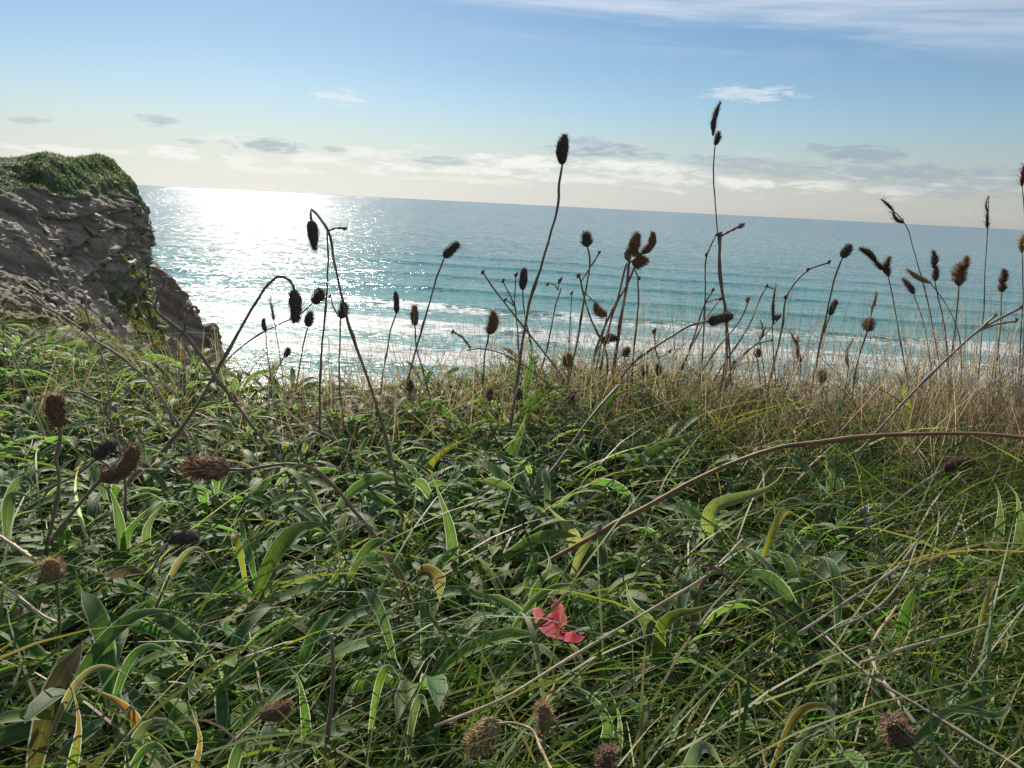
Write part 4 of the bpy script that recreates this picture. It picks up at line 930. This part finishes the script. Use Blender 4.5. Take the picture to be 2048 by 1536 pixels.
leaf_thing('yellow withered strap leaf left of the centre', [(868,922),(905,893),(957,868)], 18, (.34,.24,.03), YEL, Y=.86)
leaf_thing('cream dead strip leaf at the skyline centre', [(1003,870),(1035,830),(1075,798)], 15, CRE, Y=.95)
leaf_thing('pale folded leaf with a cream back at the skyline', [(1015,850),(1005,820),(1018,806)], 20, GREY, CRE, .3, Y=.96)
leaf_thing('curled brown dead leaf hanging left of the red leaf', [(835,1150),(850,1142),(872,1155),(880,1205)], 40, BRO, (.26,.19,.12), .3, Y=.55, wave=.12, fold=.5, rooted=False)
leaf_thing('cream and brown withered leaf beneath the long arching stalk', [(1152,1092),(1140,1065),(1115,1035),(1091,1008)], 46, (.30,.22,.12), CRE, .4, Y=.66, wave=.08)
leaf_thing('thin torn papery leaf lying under the arching stalk', [(1150,1075),(1180,1068),(1225,1090)], 30, (.30,.26,.14), CRE, .5, lie=.09, wave=.1)
leaf_thing('striped pale leaf curling up at a brown tip in the right grass', [(1440,1008),(1502,990),(1553,966),(1574,925)], 38, (.24,.25,.10), (.20,.17,.04), .7, Y=.66, fold=.4)
leaf_thing('small bright yellow leaf in the right grass', [(1532,1060),(1567,1031),(1596,1015)], 20, YEL, lie=.10)
leaf_thing('yellow-green leaf arching behind the broken stalk', [(1318,1292),(1322,1255),(1352,1229),(1410,1217),(1460,1180)], 36, (.15,.17,.03), (.24,.22,.03), .8, Y=.54)
leaf_thing('broad dusty grey leaf right of the red leaf', [(1312,1292),(1293,1246),(1260,1203),(1252,1165)], 54, GREY, Y=.54)
leaf_thing('grey-green leaf bending over near the bottom right of centre', [(1195,1540),(1213,1440),(1182,1397),(1146,1372),(1110,1374)], 36, G3, Y=.42)
leaf_thing('upright grey leaf beside the bent one near the bottom', [(1228,1530),(1240,1466),(1234,1416),(1222,1386)], 26, GREY, Y=.41)
leaf_thing('pale grey leaf lying at the bottom edge', [(1364,1522),(1395,1501),(1455,1520)], 38, (.20,.23,.17), lie=.09)
leaf_thing('long green leaf with a brown curled tip at lower right', [(1760,1470),(1850,1442),(1917,1420),(1985,1440),(2018,1412),(2020,1370)], 28, G2, (.18,.11,.03), .68, lie=.095)
leaf_thing('broad upright green leaf in the lower right grass', [(1808,1242),(1826,1188),(1858,1153),(1884,1143)], 34, G2, Y=.50)
leaf_thing('pale grey-green leaf lying at lower right', [(1580,1460),(1624,1457),(1692,1480)], 30, (.15,.18,.11), lie=.095)
leaf_thing('brown and yellow dying leaf at lower right', [(1555,1440),(1610,1415),(1655,1425),(1672,1470)], 24, (.26,.16,.03), (.32,.25,.17), .5, lie=.10)
leaf_thing('twisted leaf running green to orange with a brown tip at lower left', [(304,1515),(278,1466),(258,1422),(228,1399),(187,1381),(143,1347)], 34, G2, (.38,.16,.04), .42, Y=.42, fold=.5)
leaf_thing('yellow-green leaf with a withered pink tip in the bottom left corner', [(144,1560),(150,1510),(157,1470),(158,1437),(141,1364)], 32, GY, (.26,.12,.06), .55, Y=.40, fold=.4)
leaf_thing('narrow leaf with an orange brown tip right of the twisted leaf', [(391,1530),(401,1481),(393,1446),(375,1400)], 22, (.20,.19,.04), (.30,.14,.05), .35, Y=.40, fold=.4)
leaf_thing('round grey leaf arching over at the bottom left', [(268,1520),(290,1455),(322,1440),(352,1455),(378,1500)], 46, GREY, Y=.39)
leaf_thing('long broad blade lying across the lower left', [(112,1325),(205,1273),(293,1232),(385,1209)], 40, G1, lie=.092)
leaf_thing('slim leaf with a pale upper edge below the long blade', [(209,1336),(264,1308),(318,1300),(356,1300)], 26, G1, lie=.095)
leaf_thing('yellow-orange pointed leaf tip left of centre', [(490,1100),(472,1079),(457,1060)], 18, (.30,.26,.03), ORA, .5, lie=.10)
leaf_thing('broad translucent yellow-green leaf left of centre', [(505,1116),(581,1072),(672,1036)], 46, GY, lie=.092)
leaf_thing('grey-green leaf bending down beside the leaning seed heads', [(236,1030),(222,987),(205,970),(184,966)], 28, G3, Y=.60)
leaf_thing('green leaf pointing right below the leaning seed heads', [(258,1064),(294,1021),(320,1002)], 26, G2, Y=.60)
leaf_thing('grey leaf paired with the green one below the leaning heads', [(300,1045),(325,1010),(352,996)], 24, GREY, Y=.60)
leaf_thing('pale rounded leaf at the left edge', [(-10,972),(30,962),(78,973)], 26, GREY, lie=.10)
leaf_thing('lower rounded leaf at the left edge', [(5,1018),(30,995),(70,985)], 30, (.10,.13,.06), lie=.10)
leaf_thing('dead brown folded strip left of the yellow tip', [(308,1124),(376,1104),(438,1124)], 20, (.26,.20,.13), (.20,.13,.08), .5, lie=.105, fold=.5)
leaf_thing('dead brown strip lying at lower left under the twisted leaf tip', [(88,1366),(150,1352),(205,1343),(268,1338)], 22, (.24,.16,.10), lie=.10, fold=.4)
leaf_thing('pair half of pale edged leaf at the bottom left', [(235,1535),(264,1510),(308,1500),(352,1507)], 26, G2, lie=.10)
leaf_thing('grey-green leaf rising to the right at the bottom left', [(446,1540),(475,1504),(525,1470)], 32, G3, lie=.10)
leaf_thing('dark glossy leaf standing lower left of centre', [(608,1412),(592,1350),(568,1325)], 28, G1, Y=.45)
leaf_thing('bright green leaf lying near the bottom left of centre', [(740,1360),(770,1345),(800,1335)], 24, (.12,.19,.03), lie=.095)
leaf_thing('grey oval leaf near the bottom left of centre', [(815,1412),(835,1402),(860,1412)], 24, GREY, lie=.09)
leaf_thing('broad folded green blade rising from the bottom left', [(318,1504),(430,1390),(540,1285),(640,1212),(705,1194)], 15, (.12,.17,.04), Y=(.36,.52), fold=.6)
leaf_thing('wide flat blade beside the folded one at lower left', [(480,1345),(560,1265),(640,1212),(690,1196)], 34, (.09,.14,.04), Y=(.44,.53))
leaf_thing('grey blade lying left of the curled brown leaf', [(790,1230),(740,1195),(705,1170)], 30, G3, lie=.095)
leaf_thing('light green blade below the cream withered leaf', [(1010,1205),(1060,1190),(1130,1175),(1175,1160)], 18, G2, lie=.10)
leaf_thing('broad green leaf left of the thick brown stalk', [(690,1095),(740,1088),(810,1100)], 28, (.08,.13,.03), lie=.095)
leaf_thing('dry grey ribbon leaf beside the red leaf', [(1095,1325),(1065,1265),(1032,1205)], 16, (.24,.23,.15), lie=.09, fold=.1)
leaf_thing('dark narrow leaf in the right grass', [(1690,1190),(1660,1130),(1630,1098)], 26, G1, lie=.10)
leaf_thing('yellow grass blade tuft standing at the right fringe', [(1815,805),(1800,760),(1775,715)], 16, (.24,.24,.05), (.30,.27,.07), .6, Y=1.0)
leaf_thing('orange withered blade in the far right grass', [(1968,1205),(1982,1180),(2003,1160)], 14, (.34,.24,.05), ORA, .4, lie=.11)
leaf_thing('grey blade at the right edge', [(2000,1040),(1998,990),(1990,965)], 26, GREY, Y=.66)
leaf_thing('dusty leaf leaning over at the right edge', [(2040,1040),(2030,985),(2012,965)], 26, (.10,.13,.08), Y=.65)
leaf_thing('grey leaf with a bent tip left of the arching stalk end', [(1075,1172),(1100,1130),(1085,1085)], 24, G3, Y=.60)

def red_leaf():
    # a torn heart-shaped leaf: two lobes folded along the rib, bitten edge, one small hole
    Yr = .455
    def lobe(outline, centre_hole=None, bow=.004, n=1):
        c = np.mean(outline, axis=0); pts = catmull(list(outline) + [outline[0]], 46)[:-1]
        pts = pts + rng.normal(0, .35, pts.shape)
        rings = 6; V = []; C = []
        hole = np.array(centre_hole) if centre_hole is not None else None
        cc = hole if hole is not None else c
        for k in range(rings + 1):
            f = (k / rings) if hole is None else .10 + .90 * (k / rings)
            for (x, y) in pts:
                q = cc + (np.array((x, y)) - cc) * f
                p = np.array(at(q[0], q[1], Yr + .030 * (1240 - q[1]) / 40)); 
                p[2] += bow * (1 - f) + .0003 * math.sin(q[0] * .2)
                V.append(p)
                base = np.array((.36, .022, .045)) if f < .86 else np.array((.48, .11, .11))
                C.append(base * (1 + .12 * rng.normal()))
        n_ = len(pts)
        F = [[k*n_+j, k*n_+(j+1) % n_, (k+1)*n_+(j+1) % n_, (k+1)*n_+j] for k in range(rings) for j in range(n_)]
        return np.array(V), F, np.clip(np.array(C), .01, .7)
    left = [(1065,1217),(1080,1216),(1088,1232),(1100,1228),(1110,1240),(1122,1262),(1128,1276),(1112,1277),(1090,1268),(1071,1246)]
    right = [(1100,1226),(1104,1205),(1112,1197),(1126,1208),(1130,1226),(1134,1243),(1126,1256),(1128,1272),(1115,1256)]
    tail = [(1126,1256),(1136,1258),(1148,1256),(1156,1266),(1169,1267),(1158,1276),(1142,1278),(1126,1272)]
    org = Vector(at(1128, 1290, Yr)); org.z = float(ground_z(org.x, org.y))
    e = obj('red_leaf', None, loc=org); e.empty_display_size = .02
    tag(e, 'torn bright red leaf with a bite and a hole lying in the grass', 'leaf')
    for k, (ol, h, b) in enumerate(((left, (1104,1250), .004), (right, None, -.003), (tail, None, .002))):
        V, F, C = lobe(np.array(ol, float), h, b); V[:, 1] -= .002 * k
        obj('lobe', local_mesh('lobe', V, F, C, M_petal, org), e)
    Q = catmull(place([(1128,1268),(1136,1290),(1150,1310),(1164,1332)], Yr - .004), 14); V, F = tube(Q, np.full(14, .0009), 6)
    obj('leaf_stalk', local_mesh('leaf_stalk', V, F, np.tile((.22, .06, .05), (len(V), 1)), M_stem, org), e)
    Q = catmull(place([(1104,1206),(1101,1198),(1096,1194)], Yr), 8); V, F = tube(Q, np.linspace(.0022, .0008, 8), 6, .4)
    obj('withered_tip', local_mesh('withered_tip', V, F, np.tile((.30, .12, .05), (len(V), 1)), M_stem, org), e)
red_leaf()
leaf_thing('crumpled orange brown dead leaf below the red leaf', [(1096,1400),(1106,1380),(1112,1358),(1122,1345)], 26, (.30,.10,.06), (.36,.16,.10), .5, Y=.46, wave=.2, fold=.5)
leaf_thing('small white dead petal among leaves at the left', [(168,918),(172,912),(170,906)], 10, (.6,.58,.5), (.4,.12,.08), .7, Y=.62)
